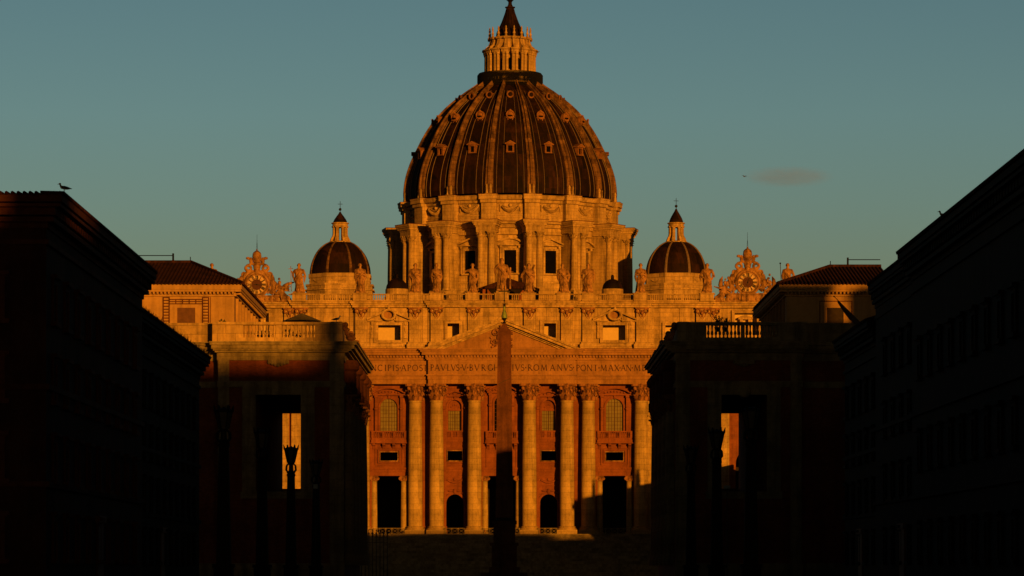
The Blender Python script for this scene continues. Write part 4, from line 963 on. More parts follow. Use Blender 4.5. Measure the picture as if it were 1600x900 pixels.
# ------------------------------------------------------------------ clock monuments on the end bays
def clock_monument(px, pyc, label, night, sgn):
    Yc = 702.6; cx = PX(px, Yc); cz = fz(pyc); zb = fz(470.5)
    root = empty('clock_monument', (cx, Yc, zb), label, 'clock', 'carved clocks on the ends of the church front')
    H = cz - zb
    m = MB(); m.box(-4.2, 4.2, -.8, .9, 0, H - 2.35); m.box(-4.5, 4.5, -1.0, 1.1, H - 2.35, H - 2.1); m.box(-1.2, 1.2, -1.0, -.7, .2, H - 2.6)
    for k in range(9): m.ball((-3.4 + .85 * k, -.85, .55), (.25, .2, .25), 7, 5)
    m.build('clock_base', M['statue'], root, smooth=40)
    c_ = MB()
    A = [(2.45 * cos(t), 2.45 * sin(t) + H) for t in [2 * pi * i / 36 for i in range(36)]]; c_.prism(A, -.6, .6)
    c_.torus((0, -.62, H), 2.32, .26, n=40, k=8); c_.torus((0, -.66, H), 1.92, .12, n=40, k=6)
    c_.build('clock_case', M['statue'], root, smooth=40)
    d = MB(); d.prism([(1.86 * cos(t), 1.86 * sin(t) + H) for t in [2 * pi * i / 40 for i in range(40)]], -.68, -.5)
    face = d.build('clock_face', M['clockface'], root)
    d = MB(); d.prism([(1.0 * cos(t), 1.0 * sin(t) + H) for t in [2 * pi * i / 32 for i in range(32)]], -.71, -.66); d.torus((0, -.7, H), 1.0, .06, n=32, k=5)
    if night: d.torus((0, -.72, H), .55, .05, n=24, k=5)
    d.build('centre_disc', M['clockred'], face)
    NUM = ['XII', 'I', 'II', 'III', 'IIII', 'V', 'VI', 'VII', 'VIII', 'IX', 'X', 'XI'] if not night else ['XII', 'I', 'II', 'III', 'IIII', 'V', 'VI', 'VII', 'VIII', 'IX', 'X', 'XI']
    d = MB()
    for k, t in enumerate(NUM):
        a = -k * pi / 6; g = MB(); w = 0; items = []
        for ch in t:
            wd = {'I': .14, 'V': .34, 'X': .34}[ch]; items.append((ch, w)); w += wd
        for ch, off in items:
            xx = -w / 2 + off
            if ch == 'I': g.box(xx + .015, xx + .125, -.745, -.69, 1.08, 1.78)
            else:
                for (xa, xb_) in (((.04, .3), (.3, .04)) if ch == 'X' else ((.04, .17), (.3, .17))):
                    g.prism([(xx + xa - .06, 1.78), (xx + xa + .06, 1.78), (xx + xb_ + .05, 1.08), (xx + xb_ - .05, 1.08)], -.745 + .004 * (xa < .1), -.69)
        d.join(g, T((0, 0, H)) @ RY(-a))
    d.build('numerals', M['ink'], face)
    hd = MB()
    for ang, ln, wd in ((radians(20 if sgn > 0 else 96), 1.45, .1), (radians(200 if sgn > 0 else 276), .7, .09)):
        hd.join((lambda g: (g.prism([(-wd, -.1), (wd, -.1), (wd * .6, ln * .7), (0, ln), (-wd * .6, ln * .7)], -.8, -.76), g)[-1])(MB()), T((0, 0, H)) @ RY(ang))
    hd.build('clock_hand', M['ink'], face)
    # scrolled crest: volutes, crossed keys and the papal tiara
    s_ = MB(); rnd = random.Random(int(px))
    for q in (-1, 1):
        s_.tube([(q * 2.5, 0, H - 1.6), (q * 3.2, 0, H - .6), (q * 3.0, 0, H + .6), (q * 2.2, 0, H + 1.8), (q * 1.5, 0, H + 2.8)], [.5, .6, .6, .55, .4], 9)
        s_.torus((q * 3.6, -.1, H - 1.0), .62, .3, n=16, k=7); s_.torus((q * 1.7, -.1, H + 3.25), .55, .28, n=18, k=7, sz=.85); s_.ball((q * 1.95, -.1, H + 2.95), (.3, .25, .3), 7, 5); s_.torus((q * 2.55, -.15, H + 2.0), .4, .2, n=14, k=6)
        s_.ball((q * 3.9, 0, H - 2.2), (.7, .6, .9), 9, 7); s_.ball((q * 3.0, -.2, H + .9), (.55, .5, .9), 9, 7)
        s_.tube([(q * .3, -.2, H + 3.2), (q * 1.2, -.2, H + 4.6), (q * 1.75, -.2, H + 5.3)], .15, 6); s_.ball((q * 1.75, -.2, H + 5.2), (.45, .25, .3), 8, 6); s_.ball((q * 1.15, -.1, H + 4.7), (.4, .4, .75), 8, 6)
        s_.tube([(q * .4, 0, H + 4.2), (q * 1.3, -.1, H + 4.0), (q * 1.9, -.1, H + 3.9), (q * 2.2, -.1, H + 3.2)], [.25, .25, .2, .1], 7)
        s_.tube([(q * 3.4, -.1, H + .6), (q * 4.0, -.1, H - .1), (q * 4.5, -.1, H - .9), (q * 5.0, -.1, H - 1.5), (q * 5.6, -.1, H - 1.8)], [.28, .34, .34, .3, .16], 7)
        s_.torus((q * 4.35, -.2, H - 1.9), .5, .2, n=14, k=6); s_.torus((q * 2.95, -.2, H + 1.3), .36, .15, n=12, k=6); s_.ball((q * 4.9, -.1, H - 2.4), (.6, .4, .5), 8, 6)
        for k in range(26): s_.ball((q * rnd.uniform(1.9, 4.6), -.45, H + rnd.uniform(-2.4, 1.6)), (rnd.uniform(.12, .35), .3, rnd.uniform(.15, .4)), 6, 5)
    s_.ball((0, -.1, H + 3.6), (.75, .55, 1.15), 10, 8); s_.ball((0, -.55, H + 2.55), (.5, .35, .5), 9, 7); s_.box(-1.6, 1.6, -.3, .3, H + 2.1, H + 2.9)
    cr = remeshed(s_, 'crest', M['statue'], .07); cr.parent = root
    t_ = MB(); t_.lathe([(.62, H + 4.35), (.78, H + 4.5), (.74, H + 4.7), (.86, H + 4.9), (.88, H + 5.4), (.92, H + 5.45), (.9, H + 5.6), (.84, H + 5.95), (.86, H + 6.05), (.7, H + 6.35), (.4, H + 6.6), (.12, H + 6.75), (.14, H + 6.9), (.03, H + 7.1)], (0, -.1), n=20)
    t_.build('tiara', M['statue'], root, smooth=35)
    rd = MB(); rd.tube([(0, .1, H + 6.6), (0, .1, H + 9.9)], [.05, .025], 5); rd.tube([(-.22, .1, H + 6.2), (0, .1, H + 8.6)], .015, 4); rd.tube([(.22, .1, H + 6.2), (0, .1, H + 8.6)], .015, 4)
    rd.build('lightning_rod', M['iron'], root)
    # reclining winged figures leaning on the clock
    for q in (-1, 1):
        a_ = MB(); n = 24; pth = [(6.6, 0, .3), (5.9, -.2, .75), (5.1, -.3, 1.2), (4.7, -.2, 2.0), (4.5, -.1, 2.9), (4.45, 0, 3.35)]
        rad = [.35, .55, .75, .65, .6, .22]
        a_.tube(pth, rad, 12); a_.ball((4.4, -.1, 3.75), (.32, .36, .42), 12, 9); a_.ball((4.42, .02, 3.85), (.36, .36, .38), 10, 8)
        a_.tube([(4.8, -.3, 2.9), (5.6, -.5, 2.7), (6.5, -.5, 3.0)], [.24, .2, .12], 7); a_.tube([(4.2, -.2, 2.9), (3.7, -.6, 2.3), (3.2, -.8, 1.9)], [.24, .2, .12], 7)
        a_.ball((6.5, -.5, 3.0), (.16, .12, .14), 7, 5)
        a_.tube([(5.3, -.4, 1.0), (5.4, -1.0, .9), (5.0, -1.0, 0.05)], [.4, .34, .2], 8); a_.tube([(5.6, -.3, .9), (6.3, -.8, .9), (6.4, -.9, .05)], [.38, .3, .18], 8)
        for k in range(6): a_.tube([(4.6 + .25 * k, -.8 + .05 * k, 1.4 - .1 * k), (4.9 + .28 * k, -.95, .6), (5.0 + .3 * k, -.9, .05)], [.16, .18, .12], 6)
        wing = [(4.9, .4, 2.4), (5.25, .5, 3.4), (5.15, .5, 4.4), (4.85, .5, 5.1)] if not (q < 0 and sgn < 0) else [(4.9, .4, 2.4), (5.2, .5, 3.0), (5.5, .5, 3.2), (6.2, .5, 3.5)]
        if sgn < 0: wing = [(4.9, .4, 2.4), (5.4, .45, 3.1), (6.1, .45, 3.6), (7.4, .45, 4.0)]
        a_.tube(wing, [.4, .5, .36, .08], 8)
        for k in range(5): a_.tube([(5.0 + .1 * k, .45, 2.3), tuple(Vector(wing[2]) + Vector((.1 * k, .05, -.35 * k)))], [.2, .1], 6)
        a_.box(4.0, 6.9, -1.1, .8, -.02, .2)
        a_.v = [(x * q, y, z) for x, y, z in a_.v]
        o = remeshed(a_, 'winged_figure', M['statue'], .085); o.parent = root
clock_monument(401.5, 443.5, 'carved stone clock with a solid dark red centre on the left end of the church', False, -1)
clock_monument(1168, 440, 'carved stone clock with ringed centre between upright wings, right end of the church', True, 1)

# ------------------------------------------------------------------ obelisk
YO = 560.0; xo = PX(788, YO)
ob = empty('obelisk', (xo, YO, 0), 'tall reddish granite obelisk tipped with a bronze cross in front of the church', 'obelisk')
def oz(py): return PZ(py, YO)
wb, wt = 13.7 / F * YO, 10.2 / F * YO
zt, zb = oz(519), 9.6
m = MB(); m.rings([[(-w, -w, z), (w, -w, z), (w, w, z), (-w, w, z)] for w, z in ((wb + .02, zb), (wb - (wb - wt) * .5, (zb + zt) / 2), (wt, zt), (.16, oz(505)))])
m.build('shaft', M['granite'], ob)
m = MB(); w_ = wb - (wb - wt) * ((oz(597) - zb) / (zt - zb)) + .012
for (x0_, za_, x1_, zb2) in ((-.95, oz(601.5), -.2, oz(597)), (-.2, oz(597), .95, oz(592.5)), (-1.0, oz(662), -.1, oz(658))): m.prism([(x0_, za_), (x0_, za_ + .07), (x1_, zb2 + .05), (x1_, zb2)], -w_ - .01, -w_ + .12)
m.build('crack', M['bronze'], ob)
m = MB(); m.box(-4.2, 4.2, -4.2, 4.2, 0, .5); m.box(-3.6, 3.6, -3.6, 3.6, .5, 1.0); m.box(-2.4, 2.4, -2.4, 2.4, 1.0, 1.9); m.box(-1.95, 1.95, -1.95, 1.95, 1.9, 5.2); m.box(-2.2, 2.2, -2.2, 2.2, 5.2, 5.7); m.box(-1.7, 1.7, -1.7, 1.7, 5.7, 8.6); m.box(-1.95, 1.95, -1.95, 1.95, 8.6, 9.1)
m.build('pedestal', M['granite'], ob)
m = MB()
for sx in (-1, 1):
    for sy in (-1, 1): m.ball((sx * .95, sy * .95, 9.35), (.3, .3, .28), 8, 6)
m.build('corner_lions', M['bronze'], ob)
m = MB(); m.lathe([(.2, oz(506)), (.28, oz(504)), (.1, oz(502)), (.3, oz(499)), (.45, oz(497))], n=14); m.build('ornament_base', M['bronze'], ob, smooth=40)
m = MB(); m.lathe([(.45, oz(497)), (.43, oz(493)), (.34, oz(489)), (.2, oz(485)), (.14, oz(481)), (.2, oz(479)), (.06, oz(478))], n=14)
for q in (-1, 1): m.ball((q * .25, 0, oz(494)), (.22, .22, .32), 8, 6)
m.build('bronze_hills', M['verd'], ob, smooth=40)
m = MB(); m.ball((0, 0, oz(476.5)), (.2, .2, .2), 8, 6)
for k in range(8): a = k * pi / 4; m.tube([(0, 0, oz(476.5)), (.38 * cos(a), 0, oz(476.5) + .38 * sin(a))], [.07, .015], 5)
m.lathe([(.05, oz(475)), (.05, oz(471)), (.17, oz(470)), (.05, oz(468.5))], n=8)
m.build('bronze_star', M['bronze'], ob)
m = MB(); m.box(-.075, .075, -.07, .07, oz(469), oz(446.5)); m.box(-.9, .9, -.068, .068, oz(456.2), oz(454.6)); m.build('cross', M['bronze'], ob)
# ------------------------------------------------------------------ gate buildings at the end of the street
def gate_building(s, label):
    Yf, Yb = 350.0, 392.0
    xw = -15.7 if s < 0 else 16.9                      # street-side wall
    d0, d1 = (PX(400, Yf), PX(470, Yf)) if s < 0 else (PX(1127, Yf), PX(1198, Yf))
    xo = 50.0 * s; xs = xw + s * 12.2                  # outer end, step in the front
    zp = lambda py: PZ(py, Yf)
    root = empty('gate_building', (xw, Yf, 0), label, 'building', 'gate buildings closing the street')
    off = T((-xw, -Yf, 0))
    def B(mb, name, mat, smooth=None, par=None):
        mb.xf(off); return mb.build(name, mat, par or root, smooth=smooth)
    w = MB(); a, b = sorted((xw, xs))
    wall_with_openings(w, a, b, 0, zp(551), Yf, Yb, [(d0, d1, 9.2, zp(617), 0)], back=True)
    for x in (xw, xs): w.face([(x, Yf, 0), (x, Yb, 0), (x, Yb, zp(551)), (x, Yf, zp(551))])
    w.face([(a, Yf, zp(551)), (b, Yf, zp(551)), (b, Yb, zp(551)), (a, Yb, zp(551))])
    w.box(xs + s * .01, xo, Yf + 1.3, Yb, 0, zp(551))
    B(w, 'brick_wall', M['brick'])
    t = MB()                                           # travertine bands, corner strips, door surround
    for (y0, x0, x1) in ((Yf, xw - s * .18, xs + s * .1), (Yf + 1.3, xs + s * .3, xo)):
        t.box(x0, x1, y0 - .18, y0 + .4, zp(605), zp(597)); t.box(x0, x1, y0 - .3, y0 + .4, zp(597), zp(595.3))
        t.box(x0, x1, y0 - .14, y0 + .4, zp(563), zp(551.2)); t.box(x0, x1, y0 - .2, y0 + .4, 0, 2.2)
    for x in (xw, xs): t.box(x - s * .1 if x == xw else x - .9 * 0, x + s * 1.3 if x == xw else x - s * 1.1, Yf - .1, Yf + .3, 2.2, zp(551.2))
    for (m_, dd) in ((1.35, .14), (.55, .22)):
        for q, x in ((-1, d0), (1, d1)): t.box(x + q * .004, x + q * m_, Yf - dd, Yf + .2, 9.2, zp(617))
        t.box(d0 - m_, d1 + m_, Yf - dd, Yf + .2, zp(617), zp(617) + (m_ - .1 if m_ > 1 else m_))
    xm = (d0 + d1) / 2
    t.box(d0 - 1.5, d1 + 1.5, Yf - .3, Yf + .2, 8.5, 9.2); t.box(xm - 1.0, xm + 1.0, Yf - .3, Yf + .2, zp(568), zp(562))
    for k in range(7): t.ball((xm - .9 + .3 * k, Yf - .2, zp(566) - .1 * (3 - abs(k - 3))), (.18, .15, .2), 6, 5)
    t.box(xw - s * .15, xw + s * .3, Yf + .3, Yb, zp(605), zp(597)); t.box(xw - s * .12, xw + s * .3, Yf + .3, Yb, zp(563), zp(551.2))
    if s > 0: t.ball((xm, Yf - .3, zp(612)), (.7, .3, .6), 9, 6)
    B(t, 'stone_trim', M['travdark'])
    c = MB()
    for (ov, za, zb_) in ((.55, 551, 548.5), (.85, 548.5, 546), (1.15, 546, 540), (1.4, 540, 536.5), (1.5, 536.5, 534.5)):
        xa = xw - s * ov
        c.box(xa, xs + s * ov * .5, Yf - ov, Yb + ov, zp(za), zp(zb_)); c.box(xs + s * ov * .51, xo, Yf + 1.3 - ov, Yb, zp(za), zp(zb_) - .004)
    B(c, 'cornice', M['travdark'])
    p = MB(); bl = MB(); zt, zb = zp(503), zp(534.4)
    xi = xw + s * .05
    def seg(x0, x1, y): p.box(x0, x1, y, y + .5, zb, zt - .3)
    bal = ((PX(380, Yf), PX(431, Yf)), (PX(440, Yf), PX(492, Yf))) if s < 0 else ((PX(1104, Yf), PX(1158, Yf)), (PX(1164, Yf), PX(1216, Yf)))
    y = Yf + .1
    p.box(xi, xs, y - .12, y + .6, zt - .3, zt); p.box(xs, xo, y + 1.3, y + 2.0, zt - .3, zt); p.box(xi + s * .01, xs, y - .05, y + .55, zb, zb + .45)
    pts = sorted([xi, xs, *bal[0], *bal[1]])
    for k in (0, 2, 4): seg(pts[k], pts[k + 1], y)
    seg(xs + s * .01, xo, y + 1.35)
    for x in (xs, xi + s * .6): p.box(x - .55, x + .55, y - .2, y + .5, zb + .01, zt + .02)
    p.box(xi, xi + s * .5, y + .6, Yb, zb, zt - .3); p.box(xi - s * .1, xi + s * .6, y + .61, Yb, zt - .3, zt - .003)
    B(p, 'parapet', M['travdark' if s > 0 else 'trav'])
    for (x0, x1) in bal:
        n = 9
        for j in range(n):
            xx = x0 + (j + .5) * (x1 - x0) / n
            bl.lathe([(.1, zb + .45), (.1, zb + .52), (.06, zb + .6), (.15, zb + .85), (.13, zb + .98), (.06, zb + 1.2), (.11, zt - .34), (.11, zt - .3)], (xx, y + .25), n=10)
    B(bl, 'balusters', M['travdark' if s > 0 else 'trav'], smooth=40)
    for k, yy in enumerate((Yf + .8, Yf + 14, Yf + 28)):
        v = MB(); xx = xi - s * .1                      # scrolled consoles on the street side
        v.tube([(xx, yy, zt - .4), (xx - s * .35, yy, zt - .8), (xx - s * .25, yy, zt - 1.1), (xx - s * .75, yy, zt - 1.25), (xx - s * 1.0, yy, zb + .25)], [.22, .3, .2, .3, .25], 8)
        v.ball((xx - s * .55, yy, zb + .55), (.35, .3, .4), 8, 6); v.ball((xx - s * .15, yy, zt - .25), (.3, .3, .3), 8, 6)
        B(v, 'scroll_console', M['carved'], smooth=40)
    first = None
    for yy in (Yf + 5.5, Yf + 14.5, Yf + 23.5, Yf + 32.5, Yf + 39):
        if first is None:
            m = MB(); m.lathe([(1.0, 2.0), (1.0, 2.6), (.8, 3.0), (.8, 8), (.68, 17.2)], n=20)
            first = m.build('side_column', M['travdark'], root, smooth=40)
            capital_mb(.7, 1.7, 1.45, 7).build('capital', M['carved'], first, loc=(0, 0, 17.2), smooth=35)
            m = MB(); m.lathe([(1.05, 18.9), (1.05, 19.5), (.95, 19.6), (.95, 21.2), (1.2, 21.4), (1.25, 21.9), (1.0, 22.3)], n=20); m.build('entablature_block', M['corniceb'], first, smooth=40)
            first.location = (-s * .15, yy - Yf, 0)
        else: put(first, root, (-s * .15, yy - Yf, 0))
    r = MB(); a, b = sorted((d0, d1)); r.box(a, b, Yb - .5, Yb - .1, 10.05, 10.4); r.box(a, b, Yb - .5, Yb - .1, 9.2, 9.35)
    for j in range(7): r.lathe([(.1, 9.35), (.17, 9.6), (.07, 9.95), (.1, 10.05)], (a + (j + .5) * (b - a) / 7, Yb - .3), n=8)
    B(r, 'passage_balustrade', M['travdark'], smooth=40)
    return root
gate_building(-1, 'brick and stone gate building on the left with open doorway, top balustrade catching the sun')
gate_building(1, 'brick and stone gate building on the right, wholly in shadow with its balustrade in silhouette')

# ------------------------------------------------------------------ palaces with hipped roofs behind the gates
def palace(s, label):
    Yf, Yb = 400.0, 440.0
    xi = PX(366, Yf) if s < 0 else PX(1229, Yf)
    xo = -56.0 if s < 0 else 43.5
    zp = lambda py: PZ(py, Yf)
    root = empty('palace', (xi, Yf, 0), label, 'building', 'palaces behind the gate buildings'); off = T((-xi, -Yf, 0))
    def B(mb, name, mat, par=None, smooth=None): mb.xf(off); return mb.build(name, mat, par or root, smooth=smooth)
    ze = zp(445)
    m = MB(); m.box(xi, xo, Yf, Yb, 0, ze - .9); B(m, 'wall', M['plaster'])
    m = MB()
    for ov, za, zb_ in ((.25, 463, 461), (.8, 456.6, 453), (.9, 453, 445.4)): m.box(xi - s * ov, xo, Yf - ov, Yb + ov, zp(za), zp(zb_))
    m.box(xi - s * .18, xo, Yf - .18, Yb + .18, zp(461), zp(456.6))
    for k in range(40):
        x = xi + s * (k * .42 + .1)
        if abs(x) > abs(xo): break
        m.box(x - .1, x + .1, Yf - .7, Yf - .15, zp(459.8), zp(456.7))
    for k in range(60): m.box(xi - s * .7, xi - s * .1, Yf + .4 + k * .65, Yf + .65 + k * .65, zp(459.8), zp(456.7))
    B(m, 'cornice', M['plaster'])
    # hipped tile roof with rolled tile rows on its front slope
    xe, ye = xi - s * 1.1, Yf - 1.1; zr = PZ(411 if s < 0 else 417.5, 413); xr = PX(299, 413) if s < 0 else PX(1296, 413)
    r = MB(); r.add([(xe, ye, ze), (xo, ye, ze), (xo, 413, zr), (xr, 413, zr), (xr, Yb - 12, zr), (xo, Yb - 12, zr), (xe, Yb + 1, ze), (xo, Yb + 1, ze)],
                    [[0, 1, 2, 3], [0, 3, 4, 6], [3, 2, 5, 4], [4, 5, 7, 6], [0, 6, 7, 1]])
    k = 0
    while True:
        x = xe + s * (.25 + .42 * k); k += 1
        if abs(x) > abs(xo): break
        f = min(1, abs(x - xe) / abs(xr - xe)); r.tube([(x, ye - .05, ze + .02), (x, ye + (413 - ye) * f, ze + (zr - ze) * f)], .11, 6)
    for k in range(70):
        yy = ye + .3 + .55 * k; f = min(1, (yy - ye) / (413 - ye))
        if yy < Yb: r.tube([(xe - s * .05, yy, ze + .02), (xe + (xr - xe) * f, yy, ze + (zr - ze) * f)], .11, 6)
    r.tube([(xe, ye, ze + .1), (xr, 413, zr + .12), (xo, 413, zr + .12)], .2, 6)
    B(r, 'tile_roof', M['tile'])
    h = MB(); h.tube([(xr + s * 2.2, 414, zr), (xr + s * 2.2, 414, zr + 1.2)], .12, 5); h.tube([(xr + s * 2.2, 414, zr + .95), (xo, 414, zr + .95)], .05, 4); h.tube([(xr + s * .2, 414, zr), (xr + s * .2, 414, zr + .8)], .05, 4)
    B(h, 'roof_rail', M['iron'])
    q0, q1 = (277, 305) if s < 0 else (1292, 1318)
    xa, xb = PX(q0, Yf), PX(q1, Yf)
    f = MB(); zt = zp(481); zb = zt - 3.0
    for x, g in ((xa, -1), (xb, 1)): f.box(x, x + g * .35, Yf - .1, Yf + .1, zb, zt + .35)
    f.box(xa, xb, Yf - .1, Yf + .1, zt, zt + .35); f.box(xa - .5, xb + .5, Yf - .2, Yf + .1, zb - .3, zb)
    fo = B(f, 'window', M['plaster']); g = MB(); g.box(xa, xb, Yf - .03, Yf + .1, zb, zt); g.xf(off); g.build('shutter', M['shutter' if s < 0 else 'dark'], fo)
    o = MB()                                           # incised ladder-like quoins and lintel panel
    t = .07
    if s < 0:
        for (x0, x1) in ((255, 264.3), (316.5, 326)):
            a, b = PX(x0, Yf), PX(x1, Yf)
            for x in (a, b): o.box(x - t, x + t, Yf - .05, Yf + .05, 20, zp(464))
            for k in range(14): z_ = zp(464 + 4.6 * k); o.box(a, b, Yf - .045, Yf + .045, z_ - .12, z_)
        a, b = PX(264.3, Yf), PX(316.5, Yf)
        for py in (467.2, 470.5, 474): o.box(a, b, Yf - .05, Yf + .05, zp(py) - .11, zp(py))
        for k in range(1, 5): x = a + (b - a) * k / 5; o.box(x - .06, x + .06, Yf - .048, Yf + .048, zp(474), zp(467.3))
        o.box(PX(329, Yf) - .03, PX(329, Yf) + .03, Yf - .05, Yf + .05, 20, zp(464))
    else:
        for px in (1289 - 8, 1331): o.box(PX(px, Yf) - .05, PX(px, Yf) + .05, Yf - .05, Yf + .05, 20, zp(470))
        o.box(PX(1281, Yf), PX(1331, Yf), Yf - .055, Yf + .05, zp(470) - .1, zp(470))
    B(o, 'wall_grooves', M['corniceb'])
    sdw = MB()                                         # openings along the receding side
    for k in range(8):
        yy = Yf + 3 + k * 4.6; sdw.box(xi - s * .12, xi + s * .1, yy, yy + 1.6, zp(520), zp(475)); sdw.box(xi - s * .3, xi + s * .1, yy - .5, yy - .1, zp(540), zp(464))
    B(sdw, 'side_pilasters', M['plaster'])
palace(-1, 'sunlit ochre palace with a brown shuttered window and hipped tile roof')
palace(1, 'half-shadowed ochre palace with hipped tile roof behind the right gate building')

# ------------------------------------------------------------------ street buildings
def windows_for(parent, faces, mats, big=True):
    """faces: list of (origin, direction along wall, outward normal) rows of windows"""
    proto = None
    for (x, y, z, rz) in faces:
        if proto is None:
            m = MB()
            for q in (-1, 1): m.box(q * .6, q * .85, -.14, .1, -1.0, 1.2)
            m.box(-.6, .6, -.14, .1, 1.0, 1.2); m.box(-1.1, 1.1, -.3, .1, -1.25, -1.0); m.box(-1.1, 1.1, -.34, .1, 1.3, 1.5); m.box(-.95, .95, -.2, .1, 1.2, 1.3)
            proto = m.build('window', mats[0], parent); g = MB(); g.box(-.6, .6, -.04, .1, -1.0, 1.0); g.build('pane', mats[1], proto)
            proto.location = (x, y, z); proto.rotation_euler = (0, 0, rz)
        else: put(proto, parent, (x, y, z), rz)
def street_building(s, xs, y0, y1, H, depth, label, wallm, trimm, roof='parapet', rows=4, xov=1.0, end=True, cat='building', group=None, endH=None):
    root = empty('street_building', (s * xs, y0, 0), label, cat, group); ox, oy = -s * xs, -y0
    def B(mb, name, mat, smooth=None): mb.xf(T((ox, oy, 0))); return mb.build(name, mat, root, smooth=smooth)
    x0, x1 = s * (xs + xov), s * (xs + depth)
    m = MB(); m.box(x0, x1, y0 + xov, y1, 0, H - .4); B(m, 'wall', wallm)
    m = MB()
    for ov, za, zb in ((.15, -2.6, -2.35), (.12, -1.75, -1.45), (.45, -1.45, -1.2), (.55, -1.1, -.7), (.85, -.7, -.52), (.95, -.45, -.08)):
        o = ov * xov; m.box(x0 - s * o, x1, y0 + xov - o, y1 + .0 * o, H + za, H + zb)
    for z in (H * .28, H * .52): m.box(x0 - s * .18, x1, y0 + xov - .18, y1 - .01, z, z + .3)
    for k in range(int((y1 - y0) / 1.1)): m.box(x0 - s * .6 * xov, x0 - s * .02, y0 + 1.4 + k * 1.1, y0 + 1.7 + k * 1.1, H - 1.12, H - .7)
    B(m, 'cornice', trimm)
    r = MB()
    if roof == 'parapet':
        r.box(x0 - s * xov, x1, y0, y1, H - .08, H - .02)
        n = int(depth / .31)
        for k in range(n): x = s * (xs + .15 + k * .31); r.tube([(x, y0 - .06, H + .0), (x, y0 + 1.2, H + .03)], .1, 6)
        for k in range(int((y1 - y0) / .4)): y = y0 + .2 + .4 * k; r.tube([(s * (xs - .06), y, H), (s * (xs + 1.2), y, H + .03)], .1, 6)
    else:
        zr = H + depth * .16
        r.prism([(s * xs, H - .08), (s * (xs + depth * .5), zr), (s * (xs + depth), H - .08)], y0, y1)
        for k in range(int((y1 - y0) / .45)): y = y0 + .2 + .45 * k; r.tube([(s * (xs - .08), y, H), (s * (xs + depth * .5), y, zr + .04)], .11, 5)
    B(r, 'roof', M['tile'])
    f = []
    for row in range(rows):
        z = 3.2 + row * (H - 4.5) / rows
        k = 0
        while y0 + 4 + k * 5.2 < y1 - 2: f.append((x0 + ox, y0 + 4 + k * 5.2 + oy, z, -pi / 2 if s > 0 else pi / 2)); k += 1
        if end:
            k = 0
            while 4 + k * 5.2 < min(depth - 2, 24): f.append((s * (xs + 4 + k * 5.2) + ox, y0 + xov + oy, z, 0)); k += 1
    f = [(x, y, z, (-pi / 2 if s > 0 else pi / 2) if rz else 0) for x, y, z, rz in f][:99]
    windows_for(root, f, (trimm, M['dark']))
    d = MB(); yy = (y0 + y1) / 2; d.box(x0 - s * .12, x0 + s * .1, yy - 1.5, yy + 1.5, .1, 4.4); d.box(x0 - s * .25, x0 + s * .1, yy - 1.9, yy + 1.9, 4.4, 4.8); B(d, 'door', M['shutter'])
    return root
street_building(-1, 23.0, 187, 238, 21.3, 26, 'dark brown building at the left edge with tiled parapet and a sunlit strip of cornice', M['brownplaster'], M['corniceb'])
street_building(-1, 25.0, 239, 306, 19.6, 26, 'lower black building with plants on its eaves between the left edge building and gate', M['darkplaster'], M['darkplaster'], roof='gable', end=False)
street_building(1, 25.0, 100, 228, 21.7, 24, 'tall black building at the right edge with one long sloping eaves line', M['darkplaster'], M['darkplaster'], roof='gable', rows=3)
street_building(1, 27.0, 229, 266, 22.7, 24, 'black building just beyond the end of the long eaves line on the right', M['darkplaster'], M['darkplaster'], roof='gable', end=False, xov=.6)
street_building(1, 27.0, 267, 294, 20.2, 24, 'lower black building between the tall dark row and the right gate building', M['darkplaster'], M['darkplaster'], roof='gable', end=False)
# unseen blocks and towers added to cast shade; then the wing beside the forecourt
def block(x0, x1, y0, y1, H, label, mat, towers=()):
    root = empty('shade_block', (x0, y0, 0), label, 'building')
    m = MB(); m.box(0, x1 - x0, 0, y1 - y0, 0, H - 1); m.build('wall', mat, root)
    m = MB(); m.box(-.8, x1 - x0 + .8, -.8, y1 - y0 + .8, H - 1, H - .3); m.build('cornice', M['corniceb'], root)
    m = MB(); a, b = x1 - x0, y1 - y0; m.add([(-1, -1, H - .3), (a + 1, -1, H - .3), (a + 1, b + 1, H - .3), (-1, b + 1, H - .3), (a * .4, b * .2, H + .6), (a * .6, b * .2, H + .6), (a * .6, b * .8, H + .6), (a * .4, b * .8, H + .6)],
                [[0, 1, 5, 4], [1, 2, 6, 5], [2, 3, 7, 6], [3, 0, 4, 7], [4, 5, 6, 7], [3, 2, 1, 0]]); m.build('roof', M['tile'], root)
    f = []
    for row in range(6):
        for k in range(int((y1 - y0) / 6)):
            if len(f) < 98: f.append((0, 3 + k * 6, 3.5 + row * (H - 5) / 6, -pi / 2))
    windows_for(root, f, (M['corniceb'], M['dark']))
    for (a, b, e, g, h) in towers:
        m = MB(); m.box(a, b, e, g, H - .5, h - .8); m.box(a - .4, b + .4, e - .4, g + .4, h - .8, h - .3); m.box(a, b, e, g, h - .3, h); m.build('shade_tower', mat, root)
    return root
block(58, 112, -110, 86, 39.2, 'large unseen brown block added for shade behind the near part of the dark right row', M['brownplaster'], [(1.2, 4.8, 74, 78, 43.5)])
block(58.5, 118, 226, 361, 33.6, 'unseen brown block with two towers added for shade behind the right gate building', M['brownplaster'], [(25.5, 37.8, 10, 18, 47), (42.8, 58, 10, 18, 47)])
block(100, 178, -120, -55, 57.3, 'unseen tall block with a tower, added for shade at the near end of the street', M['brownplaster'], [(42.3, 45.2, 50, 54, 64.0)])
block(58.6, 84, 227, 320, 36.3, 'unseen brown block added for shade, rising above its neighbour behind the right gate building', M['brownplaster'])
block(116.6, 142, 398, 412, 32.0, 'low unseen ochre block added for shade at the far end of the long one', M['plaster'])
block(46, 72, 404, 441, 30.6, 'unseen plain annexe added for shade behind the right palace', M['plaster'])
